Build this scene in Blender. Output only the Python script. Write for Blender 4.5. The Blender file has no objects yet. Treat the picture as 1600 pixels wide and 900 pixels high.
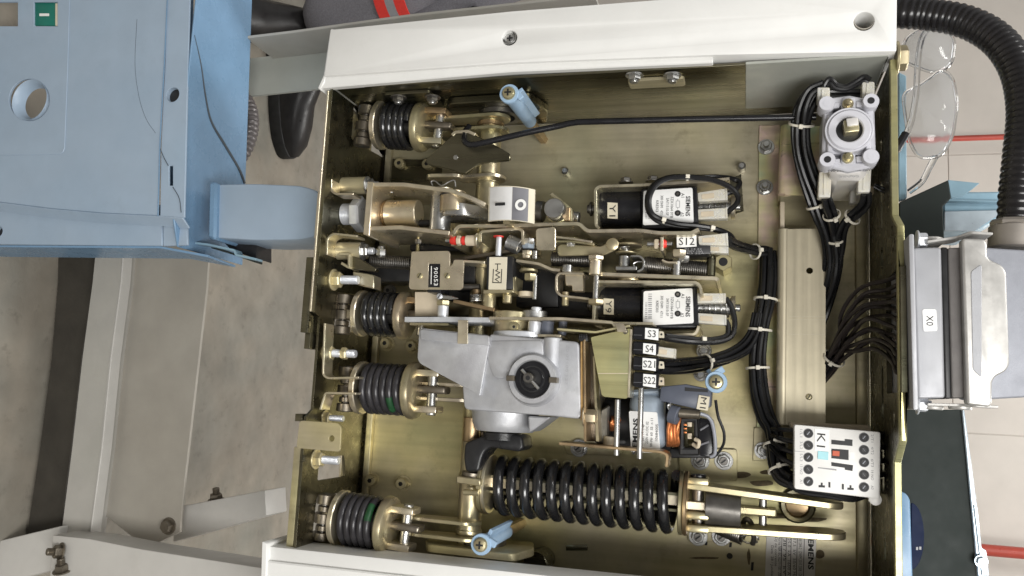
import bpy, bmesh, math, random
from mathutils import Vector as V, Matrix
from mathutils.geometry import tessellate_polygon
random.seed(7)
R = math.radians

# ---------------------------------------------------------------- frame of the place
# Local frame (mm): x = up in the hall (right in the photograph, which was taken with the
# phone on its side), y = along the front of the mechanism, z = out of its back plate.
F, CX, CY, D0 = 1300.0, 800.0, 450.0, 1100.0
_zc = V((365, 187, 1300)).normalized()
_xc = V((4893, 74, -1300)); _xc -= _zc * _xc.dot(_zc); _xc.normalize()
ex, ez = _xc, -_zc
ey = ez.cross(ex)
CAM = V((-D0 * ex.z, -D0 * ey.z, -D0 * ez.z))
FLOOR_X = CAM.x - 1100.0
H = -FLOOR_X * 0.001

def Wv(p): return V((-p[1] * .001, -p[2] * .001, p[0] * .001))
def W(p): return Wv(p) + V((0, 0, H))
def ray(u, v):
    d = V(((u - CX) / F, (v - CY) / F, 1.0))
    return V((d.dot(ex), d.dot(ey), d.dot(ez)))
def X(u, v, z=0.0):
    d = ray(u, v); return CAM + d * ((z - CAM.z) / d.z)
def onx(u, v, x):
    d = ray(u, v); return CAM + d * ((x - CAM.x) / d.x)
def ony(u, v, y):
    d = ray(u, v); return CAM + d * ((y - CAM.y) / d.y)
def sc(p):
    return (ex.z * p[0] + ey.z * p[1] + ez.z * p[2] + D0) / F       # mm per photo pixel at p
def uv(p):
    c = ex * p[0] + ey * p[1] + ez * p[2] + V((0, 0, D0))
    return (CX + F * c.x / c.z, CY + F * c.y / c.z)

S = bpy.context.scene
COL = S.collection

# ---------------------------------------------------------------- camera, light, exposure
cam = bpy.data.objects.new('camera', bpy.data.cameras.new('camera')); COL.objects.link(cam)
cam.data.sensor_width = 36; cam.data.lens = F / 1600 * 36
cam.data.clip_start = 0.02; cam.data.clip_end = 60
r0, r1, r2 = (V((ex[i], ey[i], ez[i])) for i in range(3))
ax, ay, az = Wv(r0).normalized(), -Wv(r1).normalized(), -Wv(r2).normalized()
mw = Matrix(((ax.x, ay.x, az.x), (ax.y, ay.y, az.y), (ax.z, ay.z, az.z))).to_4x4()
mw.translation = W(CAM); cam.matrix_world = mw
S.camera = cam

world = bpy.data.worlds.new('World'); S.world = world; world.use_nodes = True
wn, wl = world.node_tree.nodes, world.node_tree.links
bg = wn['Background']; bg.inputs['Strength'].default_value = 0.47
tc = wn.new('ShaderNodeTexCoord'); sx = wn.new('ShaderNodeSeparateXYZ'); rp = wn.new('ShaderNodeValToRGB')
mp = wn.new('ShaderNodeMapRange'); mp.inputs[1].default_value = -1; mp.inputs[2].default_value = 1
wl.new(tc.outputs['Generated'], sx.inputs[0]); wl.new(sx.outputs['Z'], mp.inputs[0]); wl.new(mp.outputs[0], rp.inputs[0])
wl.new(rp.outputs[0], bg.inputs['Color'])
e = rp.color_ramp.elements
e[0].position = 0.0; e[0].color = (.16, .15, .14, 1)
e[1].position = 1.0; e[1].color = (1.0, 1.0, .98, 1)
m_ = e.new(0.47); m_.color = (.36, .345, .32, 1)
m_ = e.new(0.62); m_.color = (.66, .65, .63, 1)

def lamp(name, loc, target, sx_, sy_, watts, col=(1, .985, .955)):
    l = bpy.data.lights.new(name, 'AREA'); l.shape = 'RECTANGLE'; l.size = sx_; l.size_y = sy_; l.energy = watts; l.color = col
    o = bpy.data.objects.new(name, l); COL.objects.link(o)
    a, b = W(loc), W(target)
    o.location = a; o.rotation_euler = (b - a).to_track_quat('-Z', 'Y').to_euler()
    return o
# ceiling luminaires of the hall: one above and in front of the bench, one further back
lamp('ceiling_lamp', (1050, -720, 1850), (60, -40, 0), .6, 1.4, 47)
lamp('ceiling_lamp', (2300, 700, 900), (0, 0, 0), .35, 1.6, 30)
lamp('ceiling_lamp', (2200, -500, -1500), (-700, 0, -900), .4, 2.0, 50)

S.view_settings.view_transform = 'Standard'; S.view_settings.look = 'None'
S.view_settings.exposure = 0.0; S.view_settings.gamma = 1
S.render.resolution_x, S.render.resolution_y = 1024, 576
S.cycles.use_denoising = True
S.cycles.max_bounces = 8; S.cycles.transparent_max_bounces = 12
S.cycles.sample_clamp_indirect = 6

# ---------------------------------------------------------------- materials
def lin(r, g, b):
    f = lambda c: ((c / 255 + .055) / 1.055) ** 2.4 if c > 10 else c / 255 / 12.92
    return (f(r), f(g), f(b))
MATS = {}
def mat(name, col, metal=0.0, rough=.5, var=.12, scale=40, cols=None, vscale=6, streak=None, bump=0.0, bscale=300,
        trans=0.0, ior=1.45, coat=0.0, dirt=0.0, rvar=.12, spec=.5, sss=0.0, dcol=(.02, .016, .012), emit=None, reflect_tint=None):
    """col / cols linear; cols = colours the surface drifts between; streak = (x,y,z) stretch of brushing in world axes"""
    m = bpy.data.materials.new(name); m.use_nodes = True; MATS[name] = m
    n, l = m.node_tree.nodes, m.node_tree.links
    b = n['Principled BSDF']
    b.inputs['Metallic'].default_value = metal; b.inputs['Roughness'].default_value = rough
    b.inputs['IOR'].default_value = ior; b.inputs['Transmission Weight'].default_value = trans
    b.inputs['Coat Weight'].default_value = coat; b.inputs['Coat Roughness'].default_value = .12
    b.inputs['Specular IOR Level'].default_value = spec
    if sss: b.inputs['Subsurface Weight'].default_value = sss; b.inputs['Subsurface Radius'].default_value = (.004, .004, .003)
    if emit: b.inputs['Emission Color'].default_value = (*emit[0], 1); b.inputs['Emission Strength'].default_value = emit[1]
    g = n.new('ShaderNodeNewGeometry')
    def noise(scale, detail=4, stretch=None, rough_=.55):
        t = n.new('ShaderNodeTexNoise'); t.inputs['Scale'].default_value = scale; t.inputs['Detail'].default_value = detail
        t.inputs['Roughness'].default_value = rough_
        if stretch:
            v = n.new('ShaderNodeVectorMath'); v.operation = 'MULTIPLY'; v.inputs[1].default_value = stretch
            l.new(g.outputs['Position'], v.inputs[0]); l.new(v.outputs[0], t.inputs['Vector'])
        else: l.new(g.outputs['Position'], t.inputs['Vector'])
        return t.outputs['Fac']
    def ramp(fac, stops):
        r = n.new('ShaderNodeValToRGB'); e = r.color_ramp.elements
        while len(e) < len(stops): e.new(.5)
        for q, (p, c) in zip(e, stops): q.position = p; q.color = (*c, 1)
        l.new(fac, r.inputs[0]); return r.outputs[0]
    def mix(a, bcol, fac, mode='MIX'):
        x = n.new('ShaderNodeMix'); x.data_type = 'RGBA'; x.blend_type = mode
        for s, val in ((6, a), (7, bcol)):
            if isinstance(val, tuple): x.inputs[s].default_value = (*val, 1)
            else: l.new(val, x.inputs[s])
        if isinstance(fac, (int, float)): x.inputs[0].default_value = fac
        else: l.new(fac, x.inputs[0])
        return x.outputs[2]
    if cols:
        k = len(cols); c = ramp(noise(vscale, 3), [(.3 + .4 * i / (k - 1), q) for i, q in enumerate(cols)])
    else: c = mix(col, col, 0.0)
    if reflect_tint:                                           # grey reflection of the surroundings mixed into the colour across the sheet
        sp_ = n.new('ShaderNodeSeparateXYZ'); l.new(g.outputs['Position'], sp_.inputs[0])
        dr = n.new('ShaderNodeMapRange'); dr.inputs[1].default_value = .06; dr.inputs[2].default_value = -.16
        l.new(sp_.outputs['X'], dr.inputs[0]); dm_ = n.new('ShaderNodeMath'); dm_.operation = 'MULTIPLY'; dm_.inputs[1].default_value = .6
        l.new(dr.outputs[0], dm_.inputs[0]); c = mix(c, reflect_tint, dm_.outputs[0])
    if var:
        f = noise(scale, 6)
        c = mix(c, ramp(f, [(.3, (1 - var,) * 3), (.7, (1 + var,) * 3)]), 1.0, 'MULTIPLY')
    if streak:
        f2 = noise(60, 3, streak)
        c = mix(c, ramp(f2, [(.3, (.88,) * 3), (.7, (1.1,) * 3)]), 1.0, 'MULTIPLY')
    if dirt:
        fd = ramp(noise(26, 8, None, .7), [(.56, (0, 0, 0)), (.72, (dirt,) * 3)])
        c = mix(c, dcol, fd)
    l.new(c, b.inputs['Base Color'])
    if rvar:
        f3 = noise(55, 5, streak)
        mr = n.new('ShaderNodeMapRange'); mr.inputs[1].default_value = .25; mr.inputs[2].default_value = .75
        mr.inputs[3].default_value = max(.02, rough - rvar); mr.inputs[4].default_value = min(1, rough + rvar)
        l.new(f3, mr.inputs[0]); l.new(mr.outputs[0], b.inputs['Roughness'])
    if bump:
        bp = n.new('ShaderNodeBump'); bp.inputs['Strength'].default_value = bump; bp.inputs['Distance'].default_value = .0006
        l.new(noise(bscale, 5, streak), bp.inputs['Height']); l.new(bp.outputs[0], b.inputs['Normal'])
    return m

OL, GO, PK, GR = (.47, .445, .33), (.58, .52, .36), (.50, .405, .34), (.45, .46, .33)
# world z = along the photograph's width; brushing runs that way
mat('plate', OL, .60, .43, .10, 30, cols=[(.37, .38, .19), (.47, .43, .22), (.48, .425, .285), (.52, .455, .235), (.43, .42, .22)], vscale=3.2, streak=(1.6, 1.6, .05), bump=.10, dirt=.4, dcol=(.14, .115, .065), reflect_tint=(.45, .41, .315))
mat('plate_dark', (.16, .15, .10), .97, .30, .12, 30, cols=[(.135, .132, .092), (.18, .165, .115), (.15, .15, .10)], vscale=6, streak=(1.6, 1.6, .05), bump=.1, dirt=.3)  # darker copy of the plating; shade inside the housing put into the colour
mat('plate_irid', GO, .5, .34, .08, 30, cols=[(.56, .62, .36), (.68, .62, .32), (.70, .52, .46), (.66, .62, .34), (.48, .62, .42)], vscale=13, streak=(1.6, 1.6, .05), bump=.08)
mat('gold', GO, .8, .34, .14, 50, cols=[(.40, .37, .22), (.50, .44, .28), (.44, .36, .26)], vscale=14, bump=.08, dirt=.4, dcol=(.10, .08, .05))
mat('cream_zinc', (.66, .60, .44), .90, .33, .10, 60, cols=[(.66, .62, .45), (.76, .68, .52), (.68, .60, .48)], vscale=16, bump=.08, dirt=.3, dcol=(.2, .16, .1))
mat('bronze', (.40, .29, .17), .85, .36, .16, 60, dirt=.4)
mat('gasket', (.42, .26, .10), .2, .6, .2, 120)
mat('steel', (.50, .50, .49), .95, .30, .12, 70, bump=.05)
mat('steel_dark', (.20, .19, .175), .9, .38, .2, 70, bump=.1, dirt=.3)
mat('roller_steel', (.20, .175, .14), .85, .40, .2, 70, bump=.1, dirt=.3)
mat('zinc_bright', (.66, .68, .72), .55, .36, .12, 70, bump=.06)
mat('cast_alu', (.47, .48, .50), .55, .50, .10, 60, cols=[(.40, .41, .44), (.46, .465, .48), (.41, .41, .43)], vscale=18, bump=.35, bscale=700, dirt=.22, dcol=(.16, .14, .12))
mat('spring_black', (.012, .012, .013), 0, .24, .3, 60, coat=.5, rvar=.08)
mat('spring_grey', (.034, .032, .035), .15, .30, .3, 60, rvar=.1)
mat('green_dab', (.012, .06, .022), 0, .4, .3, 90)
mat('grime', (.13, .10, .055), .4, .6, .4, 200)
mat('bolt_gold', (.56, .49, .30), .55, .36, .14, 60, dirt=.3, dcol=(.12, .09, .05))
mat('black', (.016, .016, .017), 0, .42, .3, 60)
mat('black_gloss', (.012, .012, .014), 0, .22, .2, 60, rvar=.08)
mat('black_cast', (.014, .014, .015), 0, .32, .3, 80, bump=.3, bscale=500)
mat('wire_black', (.010, .010, .011), 0, .30, .2, 60, rvar=.08)
mat('rubber', (.02, .02, .02), 0, .7, .3, 60)
mat('white_paint', (.71, .708, .69), 0, .42, .025, 30, bump=.05, bscale=900, dirt=.10, dcol=(.5, .48, .43))
mat('white_plastic', (.78, .77, .75), 0, .38, .03, 50)
mat('switch_grey', (.50, .50, .54), 0, .42, .05, 60, dirt=.1, dcol=(.3, .28, .26))
mat('label_white', (.80, .80, .79), 0, .35, .03, 60)
mat('label_cream', (.60, .55, .43), 0, .45, .05, 60)
mat('label_silver', (.60, .58, .56), .2, .40, .05, 60)
mat('ink', (.012, .012, .013), 0, .5, 0, rvar=0)
mat('ink_grey', (.30, .30, .31), 0, .5, 0, rvar=0)
mat('white_ink', (.80, .80, .78), 0, .5, 0, rvar=0)
mat('milky', (.80, .79, .72), 0, .32, .06, 90, trans=.35, sss=.3, cols=[(.80, .80, .76), (.82, .77, .64)], vscale=60)
mat('tie', (.72, .68, .58), 0, .42, .08, 90)
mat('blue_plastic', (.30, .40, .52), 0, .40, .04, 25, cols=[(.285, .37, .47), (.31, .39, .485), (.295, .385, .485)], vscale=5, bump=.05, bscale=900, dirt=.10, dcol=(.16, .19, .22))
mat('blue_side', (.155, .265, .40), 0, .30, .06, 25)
mat('scratch', (.05, .06, .07), 0, .6, 0)
mat('blue_sleeve', (.28, .40, .54), 0, .45, .08, 60, bump=.15)
mat('motor_blue', (.34, .40, .47), .3, .42, .06, 60)
mat('motor_slate', (.09, .10, .13), 0, .42, .1, 60)
mat('copper', (.62, .22, .08), .7, .35, .3, 200)
mat('green_panel', (.012, .16, .12), 0, .4, .05, 60)
mat('flag_grey', (.16, .16, .175), 0, .4, .05, 60)
mat('flag_white', (.70, .70, .70), 0, .42, .06, 60)
mat('red', (.65, .04, .03), 0, .4, .1, 60)
mat('red_pipe', (.42, .07, .05), 0, .35, .06, 60)
mat('orange', (.55, .10, .04), 0, .4, .05, 60)
mat('cyan', (.36, .66, .72), 0, .4, .05, 60)
mat('bone', (.56, .48, .36), 0, .45, .08, 60)
mat('conn_alu', (.36, .365, .385), .25, .45, .04, 60, bump=.25, bscale=1400)
mat('conn_grey', (.15, .14, .135), .4, .5, .08, 90, bump=.5, bscale=1200)
mat('conn_back', (.28, .29, .325), .2, .5, .05, 90, bump=.4, bscale=1400)
mat('lever_steel', (.48, .47, .45), .6, .45, .12, 90, bump=.1)
mat('terminal_brown', (.14, .10, .09), 0, .5, .1, 60)
mat('conduit', (.014, .013, .014), 0, .26, .2, 60, rvar=.06)
mat('gland', (.33, .30, .27), .5, .45, .06, 60)
mat('grey_hose', (.10, .09, .09), .2, .35, .1, 60)
mat('wire_brown', (.024, .019, .018), 0, .36, .2, 60, rvar=.08)
mat('duct_zinc', (.62, .55, .44), .60, .38, .05, 60, cols=[(.57, .52, .37), (.62, .56, .41), (.60, .535, .40)], vscale=3, streak=(.05, 1.6, 1.6), bump=.06, dirt=.08, dcol=(.3, .25, .18))
mat('clear_lens', (.86, .88, .90), 0, .06, 0, trans=.9, ior=1.3, rvar=0)
mat('frame_plate', (.29, .27, .235), 0, .5, .06, 25, cols=[(.30, .275, .235), (.35, .33, .29)], vscale=3, dirt=.06, dcol=(.22, .19, .15))
mat('frame_light', (.52, .505, .475), 0, .45, .05, 25, dirt=.12, dcol=(.35, .32, .28))
mat('plate_olive', OL, .6, .34, .08, 30, cols=[(.36, .36, .20), (.45, .42, .21), (.40, .38, .22)], vscale=14, streak=(1.6, 1.6, .05), bump=.06)
mat('clear', (.96, .97, .98), 0, .04, 0, trans=.97, ior=1.42, rvar=0)
mat('dark_strip', (.045, .04, .032), 0, .6, .2, 20)
mat('grey_panel', (.030, .036, .034), 0, .62, .06, 20, spec=.15)
mat('galv', (.52, .60, .66), .5, .35, .08, 60)
mat('blue_tray', (.26, .40, .49), .1, .40, .08, 40)
mat('navy', (.008, .014, .04), 0, .6, .1, 60, spec=.15)
mat('frame_paint', (.50, .48, .43), 0, .45, .05, 25, cols=[(.37, .36, .325), (.41, .395, .365)], vscale=5, dirt=.12, dcol=(.3, .27, .22))
mat('arm_paint', (.36, .37, .335), 0, .42, .05, 25)
mat('fabric', (.19, .185, .205), 0, .9, .18, 300, bump=.6, bscale=900, rvar=.05)
mat('fabric_dark', (.045, .042, .05), 0, .9, .18, 300, bump=.6, bscale=900, rvar=.05)
mat('tape_red', (.75, .05, .04), 0, .5, .06, 200)
mat('tape_grey', (.30, .30, .32), 0, .4, .06, 200)
mat('leather', (.014, .013, .013), 0, .38, .2, 60, bump=.3)
mat('skin', (.42, .24, .16), 0, .5, .08, 60, sss=.1)
mat('concrete', (.36, .335, .29), 0, .62, .16, 14, cols=[(.205, .20, .172), (.275, .245, .20), (.235, .222, .19), (.30, .265, .215)], vscale=2.3, bump=.3, bscale=90, dirt=.55, dcol=(.125, .11, .09))
mat('wall_paint', (.50, .46, .41), 0, .65, .04, 12, cols=[(.55, .51, .465), (.60, .555, .505)], vscale=1.6, bump=.1, bscale=120, dirt=.08, dcol=(.44, .41, .37))
# ---------------------------------------------------------------- mesh helpers (all in local mm)
def bev(bm, off, seg=2, ang=30):
    if off <= 0: return bm
    bmesh.ops.recalc_face_normals(bm, faces=bm.faces)
    flat = []
    for f in bm.faces:
        if not f.smooth and not any(f.normal.dot(q) > .9999 for q in flat): flat.append(f.normal.copy())
    es = [q for q in bm.edges if len(q.link_faces) == 2 and q.calc_face_angle(0) > R(ang)]
    if es:
        bmesh.ops.bevel(bm, geom=es, offset=off, segments=seg, profile=.5, affect='EDGES', clamp_overlap=True)
        bm.normal_update()
        for f in bm.faces: f.smooth = not any(f.normal.dot(q) > .9995 for q in flat)
    return bm
def prism(o, e1, e2, n, loops, t, bv=.6, seg=1):
    """polygon (with holes) in the plane o + a*e1 + b*e2, thickness t behind it (against n)"""
    bm = bmesh.new(); n = n.normalized()
    P3 = [[o + e1 * a + e2 * b for a, b in lp] for lp in loops]
    fr, bk = [], []
    for lp in P3:
        fr.append([bm.verts.new(p) for p in lp]); bk.append([bm.verts.new(p - n * t) for p in lp])
    if len(loops) == 1:
        bm.faces.new(fr[0]); bm.faces.new(bk[0][::-1])
    else:
        ff, bb = sum(fr, []), sum(bk, [])
        for tri in tessellate_polygon(P3):
            try:
                bm.faces.new([ff[i] for i in tri]); bm.faces.new([bb[i] for i in tri[::-1]])
            except ValueError: pass
    for a, b in zip(fr, bk):
        k = len(a)
        for i in range(k):
            j = (i + 1) % k; bm.faces.new([a[i], a[j], b[j], b[i]]).smooth = k > 10
    return bev(bm, bv, seg)
EX, EY, EZ = V((1, 0, 0)), V((0, 1, 0)), V((0, 0, 1))
O3 = V((0, 0, 0))
def rnd(pts, r, k=4):
    """round the corners of a 2-D outline"""
    out = []; n = len(pts); pts = [V(p[:2]) for p in pts]
    for i in range(n):
        a, b, c = pts[i - 1], pts[i], pts[(i + 1) % n]
        d1, d2 = (a - b), (c - b); l1, l2 = d1.length, d2.length
        if l1 < 1e-6 or l2 < 1e-6: continue
        q = min(r, l1 * .45, l2 * .45)
        p0, p2 = b + d1 / l1 * q, b + d2 / l2 * q
        for s in range(k + 1):
            t = s / k; w = p0 * (1 - t) ** 2 + b * 2 * t * (1 - t) + p2 * t * t; out.append((w.x, w.y))
    return out
def circ(c, r, n=20): return [(c[0] + r * math.cos(2 * math.pi * i / n), c[1] + r * math.sin(2 * math.pi * i / n)) for i in range(n)]
def px(pts, z): return [tuple(X(u, v, z)[:2]) for u, v in pts]
def face(pts, z, t, bv=.6, holes=(), rr=0, seg=1):
    """plate facing the viewer, photo-pixel outline of its front at height z, thickness t mm; holes = pixel outlines or (u,v,rpx)"""
    lp = [px(pts, z)]
    if rr: lp[0] = rnd(lp[0], rr)
    for h in holes:
        if len(h) == 3 and isinstance(h[0], (int, float)):
            c = X(h[0], h[1], z); lp.append(circ(c, h[2] * sc(c)))
        else: lp.append(px(h, z))
    return prism(V((0, 0, z)), EX, EY, EZ, lp, t, bv, seg)
def box(u0, v0, u1, v1, z, t, bv=.8, rr=0, seg=2): return face([(u0, v0), (u1, v0), (u1, v1), (u0, v1)], z, t, bv, (), rr, seg)
def box3(a, b, bv=.8, seg=2):
    a, b = V(a), V(b); lo = [min(a[i], b[i]) for i in range(3)]; hi = [max(a[i], b[i]) for i in range(3)]
    return prism(V((0, 0, hi[2])), EX, EY, EZ, [[(lo[0], lo[1]), (hi[0], lo[1]), (hi[0], hi[1]), (lo[0], hi[1])]], hi[2] - lo[2], bv, seg)
def obox(c, e1, e2, e3, bv=.6, seg=1):
    """box from centre and three half vectors"""
    bm = bmesh.new(); vs = [bm.verts.new(c + e1 * i + e2 * j + e3 * k) for i in (-1, 1) for j in (-1, 1) for k in (-1, 1)]
    for f in ((0, 1, 3, 2), (4, 6, 7, 5), (0, 4, 5, 1), (2, 3, 7, 6), (0, 2, 6, 4), (1, 5, 7, 3)): bm.faces.new([vs[i] for i in f])
    return bev(bm, bv, seg)
def perp(d):
    d = d.normalized(); a = EZ if abs(d.z) < .9 else EY
    x = d.cross(a).normalized(); return x, d.cross(x).normalized()
def lathe(p, d, prof, n=24, bv=0, turn=0.0):
    """surface of revolution: prof = [(distance along d, radius)]"""
    bm = bmesh.new(); d = d.normalized(); a, b = perp(d); rings = []
    for t, r in prof:
        if r <= 1e-6: rings.append([bm.verts.new(p + d * t)])
        else: rings.append([bm.verts.new(p + d * t + (a * math.cos(turn + 2 * math.pi * i / n) + b * math.sin(turn + 2 * math.pi * i / n)) * r) for i in range(n)])
    for A, B in zip(rings, rings[1:]):
        for i in range(n):
            j = (i + 1) % n
            if len(A) == 1 and len(B) == 1: break
            if len(A) == 1: bm.faces.new([A[0], B[j], B[i]])
            elif len(B) == 1: bm.faces.new([A[i], A[j], B[0]])
            else: bm.faces.new([A[i], A[j], B[j], B[i]])
    if len(rings[0]) > 1: bm.faces.new(rings[0][::-1])
    if len(rings[-1]) > 1: bm.faces.new(rings[-1])
    for f in bm.faces: f.smooth = True
    bmesh.ops.recalc_face_normals(bm, faces=bm.faces)
    return bev(bm, bv) if bv else bm
def cyl(p, q, r, n=24, c=None):
    d = q - p; L = d.length
    if c is None: c = min(.8, r * .15, L * .2)
    return lathe(p, d, [(0, r - c), (c, r), (L - c, r), (L, r - c)], n)
def ring(p, d, L, ri, ro, n=28, c=.4):
    return lathe_open(p, d, [(0, ri), (0, ro - c), (c, ro), (L - c, ro), (L, ro - c), (L, ri)], n)
def lathe_open(p, d, prof, n=28):
    bm = bmesh.new(); d = d.normalized(); a, b = perp(d); rings = []
    for t, r in prof: rings.append([bm.verts.new(p + d * t + (a * math.cos(2 * math.pi * i / n) + b * math.sin(2 * math.pi * i / n)) * r) for i in range(n)])
    for A, B in zip(rings, rings[1:] + rings[:1]):
        for i in range(n):
            j = (i + 1) % n; bm.faces.new([A[i], A[j], B[j], B[i]])
    for f in bm.faces: f.smooth = True
    bmesh.ops.recalc_face_normals(bm, faces=bm.faces); return bm
def spline(pts, k=8):
    pts = [V(p) for p in pts]
    if len(pts) < 3: return pts
    q = [pts[0] * 2 - pts[1]] + pts + [pts[-1] * 2 - pts[-2]]; out = []
    for i in range(1, len(q) - 2):
        a, b, c, d = q[i - 1], q[i], q[i + 1], q[i + 2]
        for s in range(k):
            t = s / k
            out.append(.5 * ((2 * b) + (c - a) * t + (2 * a - 5 * b + 4 * c - d) * t * t + (3 * b - a - 3 * c + d) * t ** 3))
    out.append(pts[-1]); return out
def tube(pts, r, n=10, k=8, rf=None):
    """round bar along a smooth path; rf(i, len) scales the radius"""
    P = spline(pts, k) if k else [V(p) for p in pts]
    bm = bmesh.new(); rings = []; nrm = None
    for i, p in enumerate(P):
        t = (P[min(i + 1, len(P) - 1)] - P[max(i - 1, 0)]).normalized()
        if nrm is None: nrm = perp(t)[0]
        nrm = (nrm - t * nrm.dot(t)); nrm = nrm.normalized() if nrm.length > 1e-6 else perp(t)[0]
        b = t.cross(nrm); rr = r * (rf(i, len(P)) if rf else 1)
        rings.append([bm.verts.new(p + (nrm * math.cos(2 * math.pi * j / n) + b * math.sin(2 * math.pi * j / n)) * rr) for j in range(n)])
    for A, B in zip(rings, rings[1:]):
        for i in range(n):
            j = (i + 1) % n; bm.faces.new([A[i], A[j], B[j], B[i]])
    bm.faces.new(rings[0][::-1]); bm.faces.new(rings[-1])
    for f in bm.faces: f.smooth = True
    bmesh.ops.recalc_face_normals(bm, faces=bm.faces)
    return bm
def helix(p, q, Rr, r, turns, n=10, per=22, ground=0.0, ph=0.0):
    d = q - p; L = d.length; d.normalize(); a, b = perp(d); N = int(turns * per); pts = []
    for i in range(N + 1):
        s = i / N; t = s * turns
        if ground:                                   # closed end coils
            g = ground / turns; e_ = lambda x: x
            s = s + 0.0
        an = ph + 2 * math.pi * t
        pts.append(p + d * (L * s) + (a * math.cos(an) + b * math.sin(an)) * Rr)
    return tube(pts, r, n, 0)
def fillet(pts, r, k=4):
    out = [V(pts[0])]; pts = [V(p) for p in pts]
    for a, b, c in zip(pts, pts[1:], pts[2:]):
        d1, d2 = a - b, c - b; q = min(r, d1.length * .45, d2.length * .45)
        p0, p2 = b + d1.normalized() * q, b + d2.normalized() * q
        for s in range(k + 1):
            t = s / k; out.append(p0 * (1 - t) ** 2 + b * 2 * t * (1 - t) + p2 * t * t)
    out.append(pts[-1]); return out
def ribbon(pts, w, t, bv=.4, r=0, seg=1):
    """bent sheet: path of its edge (3-D, mm), w = vector across the sheet, t = thickness (centred on the path)"""
    P = fillet(pts, r) if r else [V(p) for p in pts]
    wn = w.normalized(); L = []; n = len(P)
    for i in range(n):
        t1 = (P[i] - P[i - 1]) if i else (P[1] - P[0]); t2 = (P[i + 1] - P[i]) if i < n - 1 else t1
        n1, n2 = wn.cross(t1).normalized(), wn.cross(t2).normalized(); m = (n1 + n2)
        m = m.normalized() if m.length > 1e-6 else n1
        L.append(m * (t / 2 / max(.4, m.dot(n1))))
    bm = bmesh.new(); rings = [[bm.verts.new(p + o), bm.verts.new(p - o), bm.verts.new(p - o + w), bm.verts.new(p + o + w)] for p, o in zip(P, L)]
    for A, B in zip(rings, rings[1:]):
        for i in range(4): bm.faces.new([A[i], A[(i + 1) % 4], B[(i + 1) % 4], B[i]]).smooth = bool(r)
    bm.faces.new(rings[0][::-1]); bm.faces.new(rings[-1])
    return bev(bm, bv, seg, 40)
def shelf(pts, z1, z0, t, r=3, bv=.4):
    """sheet standing on edge: pixel path of its front edge at height z1, reaching back to z0"""
    return ribbon([X(u, v, z1) for u, v in pts], V((0, 0, z0 - z1)), t, bv, r)
def join(*bms):
    a = bms[0]
    for b in bms[1:]:
        me = bpy.data.meshes.new('tmp'); b.to_mesh(me); a.from_mesh(me); bpy.data.meshes.remove(me); b.free()
    return a

# ---------------------------------------------------------------- objects
def finish(bm, origin, material, ang=35):
    bmesh.ops.recalc_face_normals(bm, faces=bm.faces)
    for vtx in bm.verts: vtx.co = W(vtx.co) - origin
    me = bpy.data.meshes.new('m'); bm.to_mesh(me); bm.free()
    me.materials.append(MATS[material])
    me.set_sharp_from_angle(angle=R(ang))
    return me
def tag(o, label=None, cat=None, group=None, kind=None):
    for k, q in (('label', label), ('category', cat), ('group', group), ('kind', kind)):
        if q: o[k] = q
    return o
def thing(name, at, label, cat, group=None):
    o = bpy.data.objects.new(name, None); COL.objects.link(o); o.empty_display_size = .01
    o.location = W(at); o['org'] = list(W(at)); return tag(o, label, cat, group)
def part(par, name, bm, material, label=None, ang=35, kind=None):
    org = V(par['org']); me = finish(bm, org, material, ang)
    o = bpy.data.objects.new(name, me); me.name = name; COL.objects.link(o); o.parent = par; o['org'] = list(org)
    return tag(o, label, kind=kind)
def solo(name, bm, material, label=None, cat=None, group=None, kind=None, ang=35, at=None):
    if at is None:
        lo = V([min(q.co[i] for q in bm.verts) for i in range(3)]); hi = V([max(q.co[i] for q in bm.verts) for i in range(3)])
        at = (lo + hi) / 2; at.x = lo.x
    org = W(at); me = finish(bm, org, material, ang)
    o = bpy.data.objects.new(name, me); me.name = name; COL.objects.link(o); o.location = org; o['org'] = list(org)
    return tag(o, label, cat, group, kind)
DN, UPX, RT, UPY = V((0, -1, 0)), V((1, 0, 0)), V((1, 0, 0)), V((0, 1, 0))
def lettering(par, s, c, h, d=DN, up=UPX, material='ink', w=None, name='lettering', bold=0.0):
    """flat print centred at local point c; h = height, w = width (mm), reading along d"""
    cu = bpy.data.curves.new('t', 'FONT'); cu.body = s; cu.resolution_u = 2; cu.offset = bold
    o = bpy.data.objects.new('t', cu); COL.objects.link(o)
    dg = bpy.context.evaluated_depsgraph_get(); me = bpy.data.meshes.new_from_object(o.evaluated_get(dg))
    bpy.data.objects.remove(o); bpy.data.curves.remove(cu)
    xs = [q.co.x for q in me.vertices]; ys = [q.co.y for q in me.vertices]
    x0, x1, y0, y1 = min(xs), max(xs), min(ys), max(ys); k = h / max(1e-6, y1 - y0); kx = (w / (x1 - x0)) if w else k
    d, up = d.normalized(), up.normalized(); org = V(par['org'])
    for q in me.vertices: q.co = W(c + d * ((q.co.x - (x0 + x1) / 2) * kx) + up * ((q.co.y - (y0 + y1) / 2) * k)) - org
    me.materials.clear(); me.materials.append(MATS[material])
    o = bpy.data.objects.new(name, me); me.name = name; COL.objects.link(o); o.parent = par; o['org'] = list(org)
    return o
def text(par, s, u, v, z, hpx, d=DN, up=UPX, material='ink', wpx=None, name='lettering', bold=0.0):
    c = X(u, v, z); k = sc(c); return lettering(par, s, c, hpx * k, d, up, material, wpx * k if wpx else None, name, bold)
def mark(par, name, pts, z, material, t=.25):          # flat print with an outline of its own
    return part(par, name, face(pts, z + t, t, 0), material)
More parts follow.
